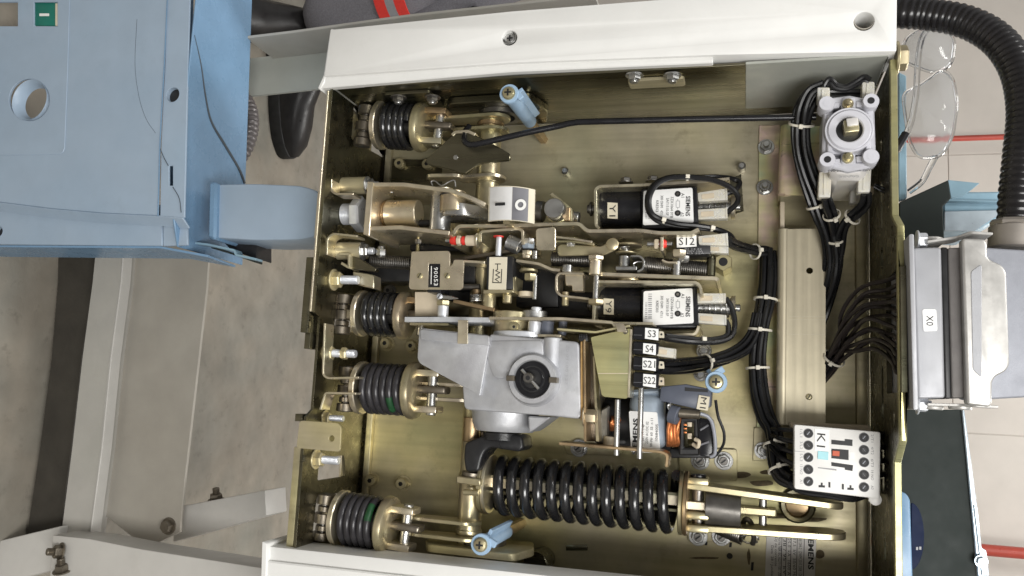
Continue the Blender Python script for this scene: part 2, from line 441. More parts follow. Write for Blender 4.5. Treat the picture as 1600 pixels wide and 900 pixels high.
def hexhead(p, d, r, h, n=6, turn=.3):
    return lathe(p, d, [(0, r * .97), (h * .12, r), (h * .82, r), (h, r * .86)], n, 0, turn)
def bolt(par, p, d, r, h=None, stud=0, sr=None, m='bolt_gold', washer=True, nm='bolt', sm='zinc_bright', turn=.3):
    """hexagon nut or head on a washer, standing on p along d; stud = free thread beyond it"""
    h = h or r * .8; d = d.normalized(); g = []; t = 0
    if washer: g.append(lathe(p, d, [(0, r * 1.32), (r * .14, r * 1.35), (r * .2, r * 1.3)], 22)); t = r * .2
    g.append(hexhead(p + d * t, d, r, h, 6, turn))
    o = part(par, nm, join(*g), m)
    if stud:
        sr = sr or r * .55; q = p + d * (t + h * .9); pr = [(0, sr)]; k = max(3, int(stud / 1.6))
        for i in range(k): pr += [(stud * (i + .25) / k, sr), (stud * (i + .6) / k, sr * .88)]
        pr += [(stud, sr * .85)]
        part(o, 'thread', lathe(q, d, pr, 14), sm)
    return o
def socket(par, p, d, r, h, m='bolt_gold', nm='socket_screw'):
    """cap screw with a hexagon socket, on a washer"""
    d = d.normalized()
    o = part(par, nm, join(lathe(p, d, [(0, r * 1.45), (1.2, r * 1.45), (1.6, r * 1.4)], 24),
             lathe(p + d * 1.6, d, [(0, r * .97), (.6, r), (h - .8, r), (h, r * .9), (h, r * .55)], 24)), m)
    part(o, 'socket', lathe(p + d * (1.6 + h + .05), d, [(-.1, r * .46), (0, r * .42)], 6), 'ink'); return o
def cross_screw(par, p, d, r, m='gold', nm='screw', h=None):
    d = d.normalized(); h = h or r * .45
    o = part(par, nm, lathe(p, d, [(0, r), (h * .5, r * .98), (h * .85, r * .8), (h, r * .45), (h, 0)], 24), m)
    a, b = perp(d); c = p + d * (h + .02)
    part(o, 'recess', join(obox(c, a * r * .52, b * r * .13, d * .15, 0), obox(c + d * .02, a * r * .13, b * r * .52, d * .15, 0)), 'ink'); return o
def slot_screw(par, p, d, r, m='steel', nm='screw'):
    d = d.normalized(); o = part(par, nm, lathe(p, d, [(0, r), (r * .35, r * .95), (r * .5, r * .6), (r * .5, 0)], 20), m)
    part(o, 'slot', obox(p + d * (r * .52), (EX * .5 + EY * .8).normalized() * r * .85, (EX * .8 - EY * .5).normalized() * r * .13, d * .12, 0), 'ink'); return o
def tie(par, p, d, r, m='tie', head=None, w=2.6):
    """cable tie: band round a bundle with its square head"""
    d = d.normalized(); o = part(par, 'cable_tie', ring(p - d * (w / 2), d, w, r - .6, r + .5, 20, .2), m)
    hd = (head or EZ); hd = (hd - d * hd.dot(d)).normalized(); sd = d.cross(hd)
    part(o, 'tie_head', obox(p + hd * (r + 1.2), d * 2.4, sd * 2.2, hd * 1.8, .4), m); return o
def P3(pts):                                            # (u, v, z) list -> local points
    return [X(*p) for p in pts]
def bundle(name, label, path, n, r, spread, cat='wires', ties=(), m='wire_black', group=None, ends=None):
    """a run of several wires tied together; path in (u, v, z); r wire radius mm; spread bundle radius mm"""
    P = P3(path); t = thing(name, P[0], label, cat, group); k = len(P)
    offs = [(0, 0)] if n == 1 else [(math.cos(2.4 * i) * spread * math.sqrt((i + .5) / n), math.sin(2.4 * i) * spread * math.sqrt((i + .5) / n)) for i in range(n)]
    for i, (a, b) in enumerate(offs):
        pts = []
        for j, p in enumerate(P):
            d = (P[min(j + 1, k - 1)] - P[max(j - 1, 0)]).normalized(); s = d.cross(EZ); s = s.normalized() if s.length > .1 else EX
            q = s.cross(d); w = .6 * math.sin(j * 1.7 + i * 2.1)
            pts.append(p + s * (a + w) + q * (b + .5 * w))
        part(t, 'wire', tube(pts, r, 8, 6), m)
    for (j, fr) in ties:
        p = P[j].lerp(P[j + 1], fr); d = P[j + 1] - P[j]; tie(t, p, d, spread + r + .2)
    return t
# ---------------------------------------------------------------- setting
XL, XR, YT, YB, ZF = -195.0, 438.0, 223.0, -350.0, 165.0
WALL_Z = -1900.0
solo('floor', box3((FLOOR_X - 60, -3500, WALL_Z - 50), (FLOOR_X, 3500, 2600), 0), 'concrete', kind='structure')
# hall wall: large painted panels with narrow joints
wallo = solo('wall', box3((FLOOR_X, -3500, WALL_Z - 120), (2600, 3500, WALL_Z - 4), 0), 'wall_paint', kind='structure')
for i in range(4):
    for j in range(6):
        x0 = FLOOR_X + 95 + i * 820; y0 = -2900 + j * 905
        part(wallo, 'panel', box3((x0, y0, WALL_Z - 6), (x0 + 817, y0 + 902, WALL_Z), .8, 1), 'wall_paint')
for u, v in ((1505, 216), (1570, 862)):
    p = X(u, v, WALL_Z + 120); top = v > 500
    t = thing('wall_pipe', V((FLOOR_X, p.y, p.z)), 'thick glossy red pipe on the wall beside the dark grey panel' if top else 'thin red pipe on the wall behind the safety glasses', 'pipe', 'red pipes on the hall wall')
    r = 17 if top else 9
    part(t, 'pipe', cyl(V((FLOOR_X, p.y, p.z)), V((2500, p.y, p.z)), r, 20), 'red_pipe')
    for x in (-300, 300, 1500): part(t, 'pipe_clip', box3((x, p.y - r - 6, WALL_Z), (x + 30, p.y + r + 6, p.z - r + 3), 1), 'galv')

# ---------------------------------------------------------------- mechanism housing
hs = thing('mechanism_housing', V((XL, (YT + YB) / 2, 0)), 'open olive zinc-plated steel housing with white painted side rails', 'housing')
def yz(x, pts): return [tuple(onx(u, v, x)[1:3]) for u, v in pts]
part(hs, 'rear_case', box3((XL + 4, YB + 4, -70), (XR - 4, YT - 4, -34), 2), 'black')
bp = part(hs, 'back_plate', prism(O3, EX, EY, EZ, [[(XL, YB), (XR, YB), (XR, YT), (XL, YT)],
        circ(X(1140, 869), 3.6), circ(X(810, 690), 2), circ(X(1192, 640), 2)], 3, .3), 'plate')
# lip of the back plate along the lower edge, and the joint at the right
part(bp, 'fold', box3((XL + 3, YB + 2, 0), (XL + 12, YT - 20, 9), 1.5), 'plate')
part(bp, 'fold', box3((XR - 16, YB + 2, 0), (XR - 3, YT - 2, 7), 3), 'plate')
# left plate with windows
wins = [[(553, 165), (549, 217), (575, 233), (600, 247), (603, 163)], [(527, 456), (522, 515), (566, 522), (572, 462)],
        [(499, 716), (538, 711), (541, 744), (496, 751)], [(495, 776), (488, 838), (535, 850), (545, 768)]]
a0 = lambda v, z: tuple(V((0, X(490, v, ZF).y, z))[1:3])
out = [(YT, 0), (YT, ZF), a0(488, ZF), a0(494, ZF - 14), a0(640, ZF - 14), a0(652, ZF), (YB, ZF), (YB, 0)]
lp = part(hs, 'lower_plate', prism(V((XL, 0, 0)), EY, EZ, EX, [out] + [rnd(yz(XL, w), 3, 2) for w in wins], 3, .5), 'plate_dark')
# second sheet outside it, and its folded tabs
part(lp, 'outer_sheet', prism(V((XL - 3.4, 0, 0)), EY, EZ, EX, [[(YT - 4, 40), (YT - 4, ZF + 3), a0(487, ZF + 3), a0(487, 60), (YB, 60), (YB, 40)]], 2.5, .4), 'cream_zinc')
for (v0, v1, dx, zf) in ((162, 262, 9, ZF - 8), (300, 372, 9, ZF), (402, 520, 16, ZF + 2), (518, 545, 14, ZF - 6), (648, 660, 16, ZF - 2)):
    y0, y1 = X(490, v0, ZF).y, X(490, v1, ZF).y
    part(lp, 'tab', box3((XL - dx, y1, zf - 30), (XL - 6.2, y0, zf), .8), 'plate_dark' if dx > 10 else 'cream_zinc')
part(lp, 'edge_strip', box3((XL - 15, X(480, 700, ZF).y, ZF - 34), (XL - 6.2, YB + 10, ZF - 4), .8), 'plate')
# tab folded towards the front
tb = part(lp, 'front_tab', face([(468, 657), (528, 661), (533, 668), (531, 706), (463, 700)], ZF + 2, 3, .6, [(518, 685, 5)], 4), 'plate')
# Z-shaped brackets on the inner face
part(lp, 'angle_bracket', ribbon([X(507, 505, 150), X(504, 585, 150), X(511, 591, 150), X(560, 590, 150)], V((0, 0, -22)), 2.6, .4, 4), 'cream_zinc')
part(lp, 'angle_bracket', ribbon([X(500, 640, 150), X(508, 614, 150), X(514, 614, 150), X(556, 615, 150)], V((0, 0, -22)), 2.6, .4, 4), 'cream_zinc')
part(lp, 'angle_bracket', ribbon([X(517, 280, 150), X(517, 298, 150), X(524, 303, 150), X(552, 303, 150)], V((0, 0, -22)), 2.6, .4, 4), 'cream_zinc')
part(lp, 'angle_bracket', ribbon([X(510, 398, 150), X(511, 372, 150), X(520, 365, 150), X(558, 369, 150)], V((0, 0, -22)), 2.6, .4, 4), 'cream_zinc')
for u, v, z, r, st in ((510, 437, 125, 10, 24), (516, 552, 130, 9, 12), (524, 654, 120, 7, 18), (482, 717, 135, 9, 22)):
    q = onx(u, v, XL); q = V((XL, X(u + 8, v, z).y, z)); b_ = bolt(hs, q, EX, r, r * .9, st, r * .55)
q = V((XL, X(530, 552, 130).y, 130)); bolt(hs, q + EX * 22, EX, 7.5, 7, 12, 5, washer=False, nm='nut')
for v, z in ((291, 120), (392, 120)):
    y = X(520, v, z).y
    o = part(hs, 'spacer', cyl(V((XL, y, z)), V((XL + 34, y, z)), 11), 'plate'); bolt(hs, V((XL + 34, y, z)), EX, 8.5, 7, 8, 4.5, m='steel')
# right plate: its front edge steps forward in the middle, slots through it
jz = ZF + 30
yy = lambda u, v, z: X(u, v, z).y
o1 = [(YB - 30, 0), (YB - 30, ZF), (yy(1405, 722, ZF), ZF), (yy(1420, 690, jz), jz), (yy(1416, 388, jz), jz), (yy(1418, 352, jz), jz), (yy(1404, 336, ZF), ZF), (YT - 4, ZF), (YT - 4, 0)]
def slot(v0, v1, zc_, w, x=XR):
    y0, y1 = X(1390, v0, zc_).y, X(1390, v1, zc_).y; r = w / 2; a, b = max(y0, y1) - r, min(y0, y1) + r; pts = []
    for i in range(9): t = math.pi * i / 8; pts.append((a + r * math.sin(t), zc_ + r * math.cos(t)))
    for i in range(9): t = math.pi * i / 8; pts.append((b - r * math.sin(t), zc_ - r * math.cos(t)))
    return pts
conn = [(yy(1412, 430, 150), 120), (yy(1412, 430, 150), 205), (yy(1412, 615, 150), 205), (yy(1412, 615, 150), 120)]
sl = [slot(282, 358, 95, 12), slot(386, 420, 95, 12), slot(352, 372, 160, 9), slot(572, 655, 92, 12), slot(690, 772, 92, 12), slot(642, 668, 162, 8), slot(832, 878, 100, 8),
      slot(215, 240, 95, 10), circ((yy(1405, 376, 175), 175), 3.5, 12), circ((yy(1405, 390, 165), 165), 3.5, 12), circ((yy(1405, 630, 168), 168), 3, 12)]
part(hs, 'upper_plate', prism(V((XR, 0, 0)), EY, EZ, -EX, [o1, conn] + sl, 5, .6), 'plate_dark')
part(hs, 'plate_edge', ribbon([V((XR + 2.5, a, b + .4)) for a, b in o1[1:-1]], V((0, 0, -9)), 6.4, .6), 'plate_olive')  # bright front edge of the same plate, its lit tone put into a strip
# side walls
part(hs, 'side_wall', box3((XL + 3, YT, 0), (XR, YT + 3, ZF - 2), .5), 'plate_dark')
part(hs, 'side_wall', box3((XL + 3, YB - 3, 0), (XR, YB, ZF - 2), .5), 'plate_dark')
# white side rails
tr = part(hs, 'side_rail', face([(516, 46), (800, 17), (1120, -8), (1402, -32), (1401, 80), (1116, 86), (800, 98), (506, 119)], 176, 55, 1.6, [(796, 59, 12), (1350, 33, 15)], 0, 2), 'white_paint')
part(tr, 'rail_step', face([(505, 116), (800, 95), (1114, 83), (1114, 98), (800, 112), (497, 138)], 171, 10, 1.2), 'white_paint')
part(tr, 'rail_lip', prism(V((0, YT + 6, 0)), EX, EZ, -EY, [[(ony(520, 148, YT).x, 80), (ony(520, 148, YT).x, 166), (X(1114, 98, 166).x, 166), (X(1114, 98, 166).x, 120), (X(800, 122, 166).x, 100)]], 4, .5), 'arm_paint')
part(tr, 'rail_end', face([(516, 45), (521, 45), (507, 128), (500, 140), (496, 138), (505, 118)], 172, 60, 1), 'white_paint')
part(tr, 'inner_sheet', prism(V((0, YT - 1, 0)), EX, EZ, -EY, [[(ony(1165, 98, YT - 1).x, 28), (ony(1165, 98, YT - 1).x, ZF + 2), (XR - 3, ZF + 2), (XR - 3, 28)]], 3, .5), 'arm_paint')
sp = X(796, 59, 172); part(tr, 'screw_sleeve', ring(sp - EZ * 26, EZ, 28, 7.4, 8.8, 24), 'steel')
cross_screw(tr, sp - EZ * 4, EZ, 7.0, 'steel')
part(tr, 'hole_wall', ring(X(1350, 33, 170) - EZ * 30, EZ, 34, 9.6, 10.6, 28), 'frame_plate'); part(tr, 'hole_end', lathe(X(1350, 33, 170) - EZ * 30, EZ, [(0, 10), (.5, 10), (.5, 0)], 24), 'frame_plate')
br = part(hs, 'side_rail', face([(412, 876), (900, 930), (1430, 988), (1430, 1090), (400, 1000)], 176, 55, 1.4), 'white_paint')
part(br, 'rail_step', face([(414, 853), (890, 903), (1425, 960), (1425, 990), (890, 931), (412, 879)], 171, 50, 1.6, (), 0, 2), 'white_paint')
part(br, 'rail_end', face([(409, 846), (417, 850), (414, 1000), (404, 1000)], 178, 58, 1), 'white_paint')
# bearing flanges of the main shaft on the side walls
for (pts, y, d) in (([(738, 150), (800, 150)], YT - .5, -EY), ([(690, 868), (795, 868)], -325.5, EY)):
    x0, x1 = ony(*pts[0], y).x, ony(*pts[1], y).x; c = V(((x0 + x1) / 2, y, 75))
    part(hs, 'bearing_flange', prism(c, EX, EZ, d, [rnd([(-55, -30), (50, -45), (62, 0), (50, 45), (-55, 42), (-70, 10)], 8)], -9, 1), 'plate_dark' if d.y < 0 else 'plate')
    part(hs, 'bearing_ring', ring(c + d * 9, d, 6, 19, 27, 30), 'steel_dark')
# reinforcing plate with two nuts on the upper side wall
for (u0, v0, u1, v1, us) in ((976, 105, 1072, 132, (992, 1051)), (600, 140, 698, 165, (625, 678))):
    a, b = ony(u0, v0 + 4, YT), ony(u1, v1, YT)
    o = part(hs, 'wall_pad', prism(V((0, YT - .5, 0)), EX, EZ, -EY, [rnd([(a.x, min(a.z + 22, 146)), (b.x, min(a.z + 22, 146)), (b.x, b.z + 6), (a.x, b.z + 6)], 5)], -4, .8), 'plate' if u0 > 800 else 'plate_dark')
    for u in us:
        q = ony(u, (v0 + v1) / 2, YT - 4); bolt(hs, V((q.x, YT - 4.5, q.z + 4)), -EY, 7.5, 5, 3, 5, m='steel' if u0 > 800 else 'steel_dark', sm='steel')
# pillars near the upper side wall
for a, b, w in (((822, 118), (866, 160), 8),):
    p, q = X(a[0], a[1], 165), X(a[0], a[1], 40)
    part(hs, 'guide_bar', obox((p + q) / 2, EX * 7, EY * 3, EZ * 60, .8), 'plate_dark'); part(hs, 'guide_tip', cyl(q - EZ * 2, q + EZ * 6, 9), 'steel_dark')
# raised strip and screws on the back plate
part(bp, 'strip', face([(1186, 196), (1219, 195), (1219, 662), (1182, 668)], 4, 4, .5), 'plate_irid')
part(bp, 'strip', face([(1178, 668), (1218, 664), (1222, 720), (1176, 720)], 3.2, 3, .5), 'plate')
for u, v, r in ((1197, 230, 7.4), (1195, 293, 7.4), (1192, 704, 7.4)): bolt(hs, X(u, v, 4), EZ, r, 7, 7, r * .5, m='steel', sm='steel')
for u, v in ((583, 750), (631, 755), (606, 537), (646, 541), (628, 258), (671, 259)):
    socket(hs, X(u, v, 0), EZ, 7.2, 10)
# plate under the left springs (slightly proud)
part(bp, 'pad', face([(606, 248), (690, 250), (690, 300), (606, 300)], 3, 3, .5), 'plate_dark')
# studs
for u, v, h in ((882, 266, 16), (1159, 258, 18)):
    p = X(u, v, h); part(hs, 'stud', lathe(V((p.x, p.y, 0)), EZ, [(0, 5.2), (2, 5), (h - 2, 4.8), (h, 3)], 18), 'steel')
bolt(hs, X(1095, 585, 0), EZ, 6.5, 5, 5, 3.5, m='steel'); bolt(hs, X(1100, 548, 6), EZ, 7, 6, 5, 3.5, m='steel')
# small nut pads round the closing spring
for pts, ns in (([(1060, 700), (1152, 702), (1152, 752), (1062, 752)], ((1094, 720), (1131, 720))), ([(1074, 826), (1150, 830), (1150, 848), (1074, 846)], ((1091, 838), (1127, 838))),
                ([(880, 690), (975, 695), (970, 712), (885, 710)], ((905, 700),))):
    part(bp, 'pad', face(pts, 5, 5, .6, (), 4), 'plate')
    for u, v in ns:
        b_ = bolt(hs, X(u, v, 5), EZ, 8.2, 6, 3, 5, m='steel', sm='steel_dark'); q = X(u, v, 5) + EZ * 10.5
        part(b_, 'stud_slot', obox(q, V((2.6, 2.2, 0)), V((.6, -.7, 0)), EZ * .4, 0), 'ink')
for u, v, w, h in ((901, 856, 34, 9),): part(bp, 'pressed_tab', box(u - w / 2, v - h / 2, u + w / 2, v + h / 2, 1.5, 2, .6), 'plate_dark')
for u, v, w, h in ((1104, 848, 4, 8), (1142, 851, 4, 8), (1176, 885, 4, 13)): part(bp, 'slot_mark', face([(u - w / 2, v - h / 2), (u + w / 2, v - h / 2), (u + w / 2 - 1, v + h / 2), (u - w / 2 - 1, v + h / 2)], .3, .3, 0), 'ink')
# hexagon pillar and round boss
hp = X(1130, 409, 46)
o = part(hs, 'hex_pillar', lathe(V((hp.x, hp.y, 0)), EZ, [(0, 11), (45, 11), (46, 10)], 6, 0, .5), 'plate'); part(o, 'bore', lathe(hp, EZ, [(-.1, 5.2), (.15, 5.2)], 18), 'ink')
bo = X(1246, 790, 4)
o = part(hs, 'cup_plug', lathe_open(V((bo.x, bo.y, 0)), EZ, [(0, 12), (0, 20), (5, 20), (7, 18), (6, 14), (2, 12)], 30), 'plate_dark'); part(o, 'plug_face', lathe(V((bo.x, bo.y, .2)), EZ, [(0, 12.5), (1.5, 12), (2, 5), (2, 0)], 24), 'bronze')
bx = X(840, 890, 30); part(hs, 'stop_pin', cyl(V((bx.x, bx.y + 8, 0)), V((bx.x, bx.y + 8, 45)), 15), 'plate_dark')
# hexagon screw on the outside
q = V((XR + 5, X(1405, 90, 160).y, 158)); bolt(hs, q, EX, 13, 9, 0, m='gold')

# nameplate on the back plate
npl = thing('nameplate', X(1198, 860, .4), 'printed silver nameplate on the back plate below the big spring lever', 'nameplate')
part(npl, 'plate', face([(1198, 826), (1276, 832), (1273, 915), (1195, 908)], 1.0, .9, .2), 'label_silver')
text(npl, 'SIEMENS', 1267, 860, 1.3, 8.5, wpx=58, bold=.03)
for i, (s, u, v, w) in enumerate((('3AE1284-2   DWM 2010 2008 / DRM', 1250.5, 872, 64), ('17,5  kV  50/60 Hz', 1241, 872, 58), ('25,0  kA  1600 A', 1232.5, 870, 56), ('38 / 95  kV', 1226, 870, 54), ('Norma NBR IEC 62271-100 / 2007', 1218.5, 871, 62), ('DJ de corrente', 1212, 862, 44), ('Data  28 / Jundiai', 1206, 876, 46))):
    text(npl, s, u, v, 1.3, 5, wpx=w)
for u in (1257, 1246, 1236.5, 1229, 1222): part(npl, 'rule', face([(u - .5, 834), (u + .5, 834), (u - 1.4, 906), (u - 2.4, 906)], 1.25, .2, 0), 'ink')

# grease and grime round the closing lever
rg_ = random.Random(3)
for u, v, a, b in ((1190, 755, 22, 5), (1222, 806, 30, 5), (1262, 812, 34, 4), (1160, 742, 14, 6), (1281, 866, 8, 7), (1170, 870, 3, 14), (1100, 872, 26, 2), (1196, 738, 10, 4)):
    o_ = []
    for i in range(12):
        q = 2 * math.pi * i / 12; k_ = rg_.uniform(.78, 1.05); o_.append((u + a * k_ * math.cos(q), v + b * k_ * math.sin(q)))
    part(bp, 'grease_stain', prism(V((0, 0, .25)), EX, EY, EZ, [rnd(px(o_, .25), 6, 3)], .2, 0), 'grime')
# ---------------------------------------------------------------- main shaft and its levers
ZS = 80.0
SH = lambda v: X(770 - (v - 150) * .056, v, ZS)
ms = thing('main_shaft', SH(520), 'long golden main shaft running across the housing behind the gearbox', 'shaft')
xs = SH(520).x
part(ms, 'shaft', cyl(V((xs, YB + 3, ZS)), V((xs, YT - 3, ZS)), 14.5, 30), 'gold')
for v, r in ((172, 16), (196, 17), (236, 15.6), (284, 15.6), (745, 16), (833, 15.8), (872, 17)):
    y = X(760, v, ZS).y; part(ms, 'collar', cyl(V((xs, y - 3, ZS)), V((xs, y + 3, ZS)), r, 30), 'bronze' if r > 16 else 'gold')
def yplate(par, name, u0, u1, v, z, hw0, hw1, t, m='gold', r=None):
    """lever standing edge-on: from u0 to u1 at photo height v, half widths in z at both ends, thickness t (mm)"""
    a, b = X(u0, v, z), X(u1, v, z); y = X((u0 + u1) / 2, v, z).y; n = 7; pts = []
    for i in range(n + 1): q = math.pi / 2 + math.pi * i / n; pts.append((a.x + hw0 + hw0 * math.cos(q), z + hw0 * math.sin(q)))
    for i in range(n + 1): q = -math.pi / 2 + math.pi * i / n; pts.append((b.x - hw1 + hw1 * math.cos(q), z + hw1 * math.sin(q)))
    return part(par, name, prism(V((0, y + t / 2, 0)), EX, EZ, EY, [pts], t, .7), m)
for (u0, u1, v, z, m) in ((672, 797, 187, 92, 'gold'), (682, 795, 206, 92, 'gold'), (640, 745, 601, 98, 'cream_zinc'), (640, 745, 624, 98, 'cream_zinc'),
                          (632, 752, 812, 100, 'gold'), (628, 752, 837, 100, 'gold')):
    yplate(ms, 'lever', u0, u1, v, z - 6, 12, 18, 4.5, m)
yplate(ms, 'cross_lever', 700, 790, 240, 82, 12, 19, 5, 'gold'); yplate(ms, 'cross_lever', 716, 790, 279, 84, 12, 19, 5, 'cream_zinc')
yplate(ms, 'cross_lever', 667, 722, 277, 95, 10, 10, 5, 'cream_zinc')
part(ms, 'bell_crank', face([(664, 250), (708, 210), (735, 207), (772, 226), (797, 240), (797, 250), (748, 256), (726, 272), (700, 264), (668, 257)], 128, 5, .8, (), 3), 'plate_dark')
part(ms, 'crank_edge', ribbon([X(706, 211, 129), X(711, 206, 129), X(731, 205, 129), X(742, 210, 129)], V((0, 0, -16)), 4, .5, 2), 'cream_zinc')
p = X(712, 246, 128); part(ms, 'rivet', lathe(p, EZ, [(0, 3.2), (.8, 2.8), (1, 0)], 14), 'steel')
# small gold rod beside the gearbox and pin
for (u, v0, v1, r, m) in ((738, 652, 690, 13, 'bronze'),):
    a, b = X(u, v0, 95), X(u - 2, v1, 95); part(ms, 'stub', cyl(a, b, r * .8), m)
# ---------------------------------------------------------------- opening and contact-pressure springs
def spring_unit(lab, A, B, z, RL, RR, wire, turns, m, fork, left, greens=()):
    a, b = X(*A, z), X(*B, z); d = (b - a).normalized(); k = sc(a); t = thing('spring_assembly', a, lab, 'spring', 'coil spring assemblies along the lower plate')
    rl, rr = RL * k, RR * k
    part(t, 'end_washer', lathe(a - d * 7, d, [(0, 4), (0, rl - 1), (1, rl), (6, rl), (7, rl - 1), (7, 4)], 40), 'cream_zinc')
    part(t, 'dome_washer', lathe(b - d * 3, d, [(0, 4), (0, rr - 2), (2, rr), (6, rr + .3), (9.5, rr - 1), (12, rr - 5), (13.5, rr * .55), (13.5, 3)], 44), 'gold')
    L = (b - a).length - 3; wr = wire * k
    part(t, 'coil', helix(a + d * wr, a + d * (L - wr), rl - wr * 1.15, wr, turns, 12, 26, ph=1.0), m)
    part(t, 'guide_tube', cyl(a, b, rl * .38, 20), 'steel_dark')
    for (f0, ph) in greens:
        aa, bb = perp(d); c = a + d * (wr + (L - 2 * wr) * (f0 / turns)); an = 1.0 + 2 * math.pi * f0
        pts = []
        for s in range(-4, 5):
            q = an + s * .09; pts.append(a + d * (wr + (L - 2 * wr) * ((f0 + s * .09 / 6.283) / turns)) + (aa * math.cos(q) + bb * math.sin(q)) * (rl - wr * 1.15))
        part(t, 'paint_dab', tube(pts, wr * 1.04, 12, 0), 'green_dab')
    # fork on the dome side
    f = b + d * 8; s = V((0, 1, 0)); s = (s - d * s.dot(d)).normalized(); w = EZ
    for sg in fork:
        c = f + d * 14 + s * (sg * rr * .62)
        part(t, 'fork_ear', obox(c, d * 15, s * 4, w * 13, 1.5, 2), 'cream_zinc' if sg < 0 or m == 'spring_grey' else 'bronze')
    part(t, 'tongue', obox(f + d * 18 + s * 2, d * 20, s * 4.5, w * 11, 3, 3), 'roller_steel')
    part(t, 'pivot_pin', cyl(f + d * 18 - s * rr * .82, f + d * 18 + s * rr * .82, 6), 'steel')
    # clevis with its rollers on the other side
    g = a - d * left
    for i, (o, h, r) in enumerate(((-.78, 5, 11), (-.48, 3.4, 8.5), (-.12, 6, 11.5), (.22, 3.4, 8.5), (.58, 6, 11.5))):
        c = g + s * (o * rl); part(t, 'roller', cyl(c - s * h, c + s * h, r, 24), 'roller_steel')
    part(t, 'clevis_pin', cyl(g - s * rl * .95, g + s * rl * .8, 5.5), 'steel_dark')
    part(t, 'eye_bolt', obox(g + d * (left * .5) - s * 2, d * (left * .5), s * 6, w * 7, 1.2), 'cream_zinc')
    return t
spring_unit('black coil spring in the upper left corner beside the blue-sleeved screw', (600, 196), (656, 199), 100, 38, 38, 6.2, 4.6, 'spring_black', (-1, 1), 27)
spring_unit('black coil spring below the counter, left of the gearbox', (570, 490), (630, 493), 100, 36, 37, 6.2, 4.6, 'spring_black', (1,), 30)
spring_unit('dark grey coil spring touching the slanted edge of the gearbox', (570, 606), (644, 610), 108, 41, 44, 5.6, 5.9, 'spring_grey', (-1, 1), 24, ((4.7, 0),))
spring_unit('dark grey coil spring in the lower left corner with a green paint mark', (537, 809), (603, 820), 114, 42, 44, 5.6, 5.2, 'spring_grey', (-1, 1), 26, ((4.5, 0),))

# ---------------------------------------------------------------- big closing spring
bs = thing('closing_spring', X(757, 755, 75), 'large black closing coil spring lying below the motor', 'spring')
a, b = X(768, 756, 75), X(1062, 785, 75); d = (b - a).normalized(); k = sc(a); aa = X(748, 753, 75)
wr = 8.1 * k
part(bs, 'coil', helix(a + d * 6, b - d * 5, 47 * k - wr, wr, 13.4, 14, 28, ph=.4), 'spring_black')
for q, c, m in ((a, -4, 'cream_zinc'), (a, -9, 'gold'), (b, 0, 'gold'), (b, 5, 'bronze')):
    part(bs, 'end_plate', lathe(q + d * c, d, [(0, 5), (0, 46 * k - 1), (.8, 46 * k), (3.6, 46 * k), (4.4, 46 * k - 1), (4.4, 5)], 44), m)
part(bs, 'guide_rod', obox((a + b) / 2 + V((0, 2, 0)), d * ((b - a).length / 2 + 6), d.cross(EZ).normalized() * 6, EZ * 3, .8), 'cream_zinc')
for sg in (1, -1): part(bs, 'guide_bar', obox((a + b) / 2 + d.cross(EZ).normalized() * sg * 9 - EZ * 4, d * ((b - a).length / 2 + 2), d.cross(EZ).normalized() * 2, EZ * 7, .6), 'plate_dark')
# forked lever on the far side of the closing spring
fl = thing('closing_lever', X(1080, 790, 60), 'forked golden lever with dark roller at the upper end of the big spring', 'lever')
def edge_lever(par, nm, pts, z, hw, t, m):
    P = [X(u, v, z) for u, v in pts]; d = (P[-1] - P[0]).normalized(); s = EZ.cross(d).normalized(); L = (P[-1] - P[0]).length; o = []
    for i in range(9): q = -math.pi / 2 + math.pi * i / 8; o.append((L - hw * .8 + hw * .8 * math.cos(q), hw * math.sin(q)))
    o += [(0, hw * .8), (-6, 0), (0, -hw * .8)]
    return part(par, nm, prism(P[0] + s * t / 2, d, EZ, s, [o], t, .9), m)
edge_lever(fl, 'side_plate', [(1076, 757), (1318, 790)], 62, 24, 7, 'gold'); edge_lever(fl, 'side_plate', [(1076, 821), (1322, 836)], 62, 26, 7, 'gold')
for v in (751, 818 + 6, 804):
    c = X(1091, v, 70); part(fl, 'ear', obox(c, EX * 12, EY * 4.2, EZ * 15, 2, 2), 'gold')
part(fl, 'pin', cyl(X(1091, 741, 72), X(1091, 752, 72), 9), 'black_gloss'); part(fl, 'pin', cyl(X(1091, 752, 66), X(1091, 828, 66), 7), 'steel_dark')
rl = X(1130, 795, 70)
part(fl, 'roller_block', ribbon([rl + V((-19, 19, -14)), rl + V((-19, 17, 8)), rl + V((-19, 4, 17)), rl + V((-19, -10, 13)), rl + V((-19, -19, 4)), rl + V((-19, -20, -14))], V((38, -2, 0)), 3, .5, 8), 'steel_dark')
part(fl, 'centre_bar', obox(X(1160, 796, 66), EX * 36, EY * 4.4, EZ * 11, 1.5), 'gold')
part(fl, 'spring_plate', obox(X(1086, 789, 66), EX * 12, EY * 5, EZ * 10, 1), 'cream_zinc')
pn = X(1192, 796, 66); part(fl, 'cross_pin', cyl(pn + EY * 17, pn - EY * 17, 4.2), 'steel')
hk = thing('hook_spring', X(1165, 838, 30), 'small dark hooked return spring under the closing lever', 'spring')
part(hk, 'coil', helix(X(1122, 822, 18), X(1160, 838, 34), 8.5, 1.5, 13, 8, 14), 'steel_dark')
part(hk, 'hook', tube(P3([(1158, 832, 40), (1164, 812, 50), (1174, 818, 50), (1178, 838, 46), (1176, 850, 40)]), 3, 8), 'steel_dark')
part(hk, 'eye', tube([X(1172, 842, 42) + V((9 * math.cos(q), 5 * math.sin(q), 3 * math.sin(q))) for q in [i * .45 for i in range(14)]], 1.2, 8, 4), 'steel')

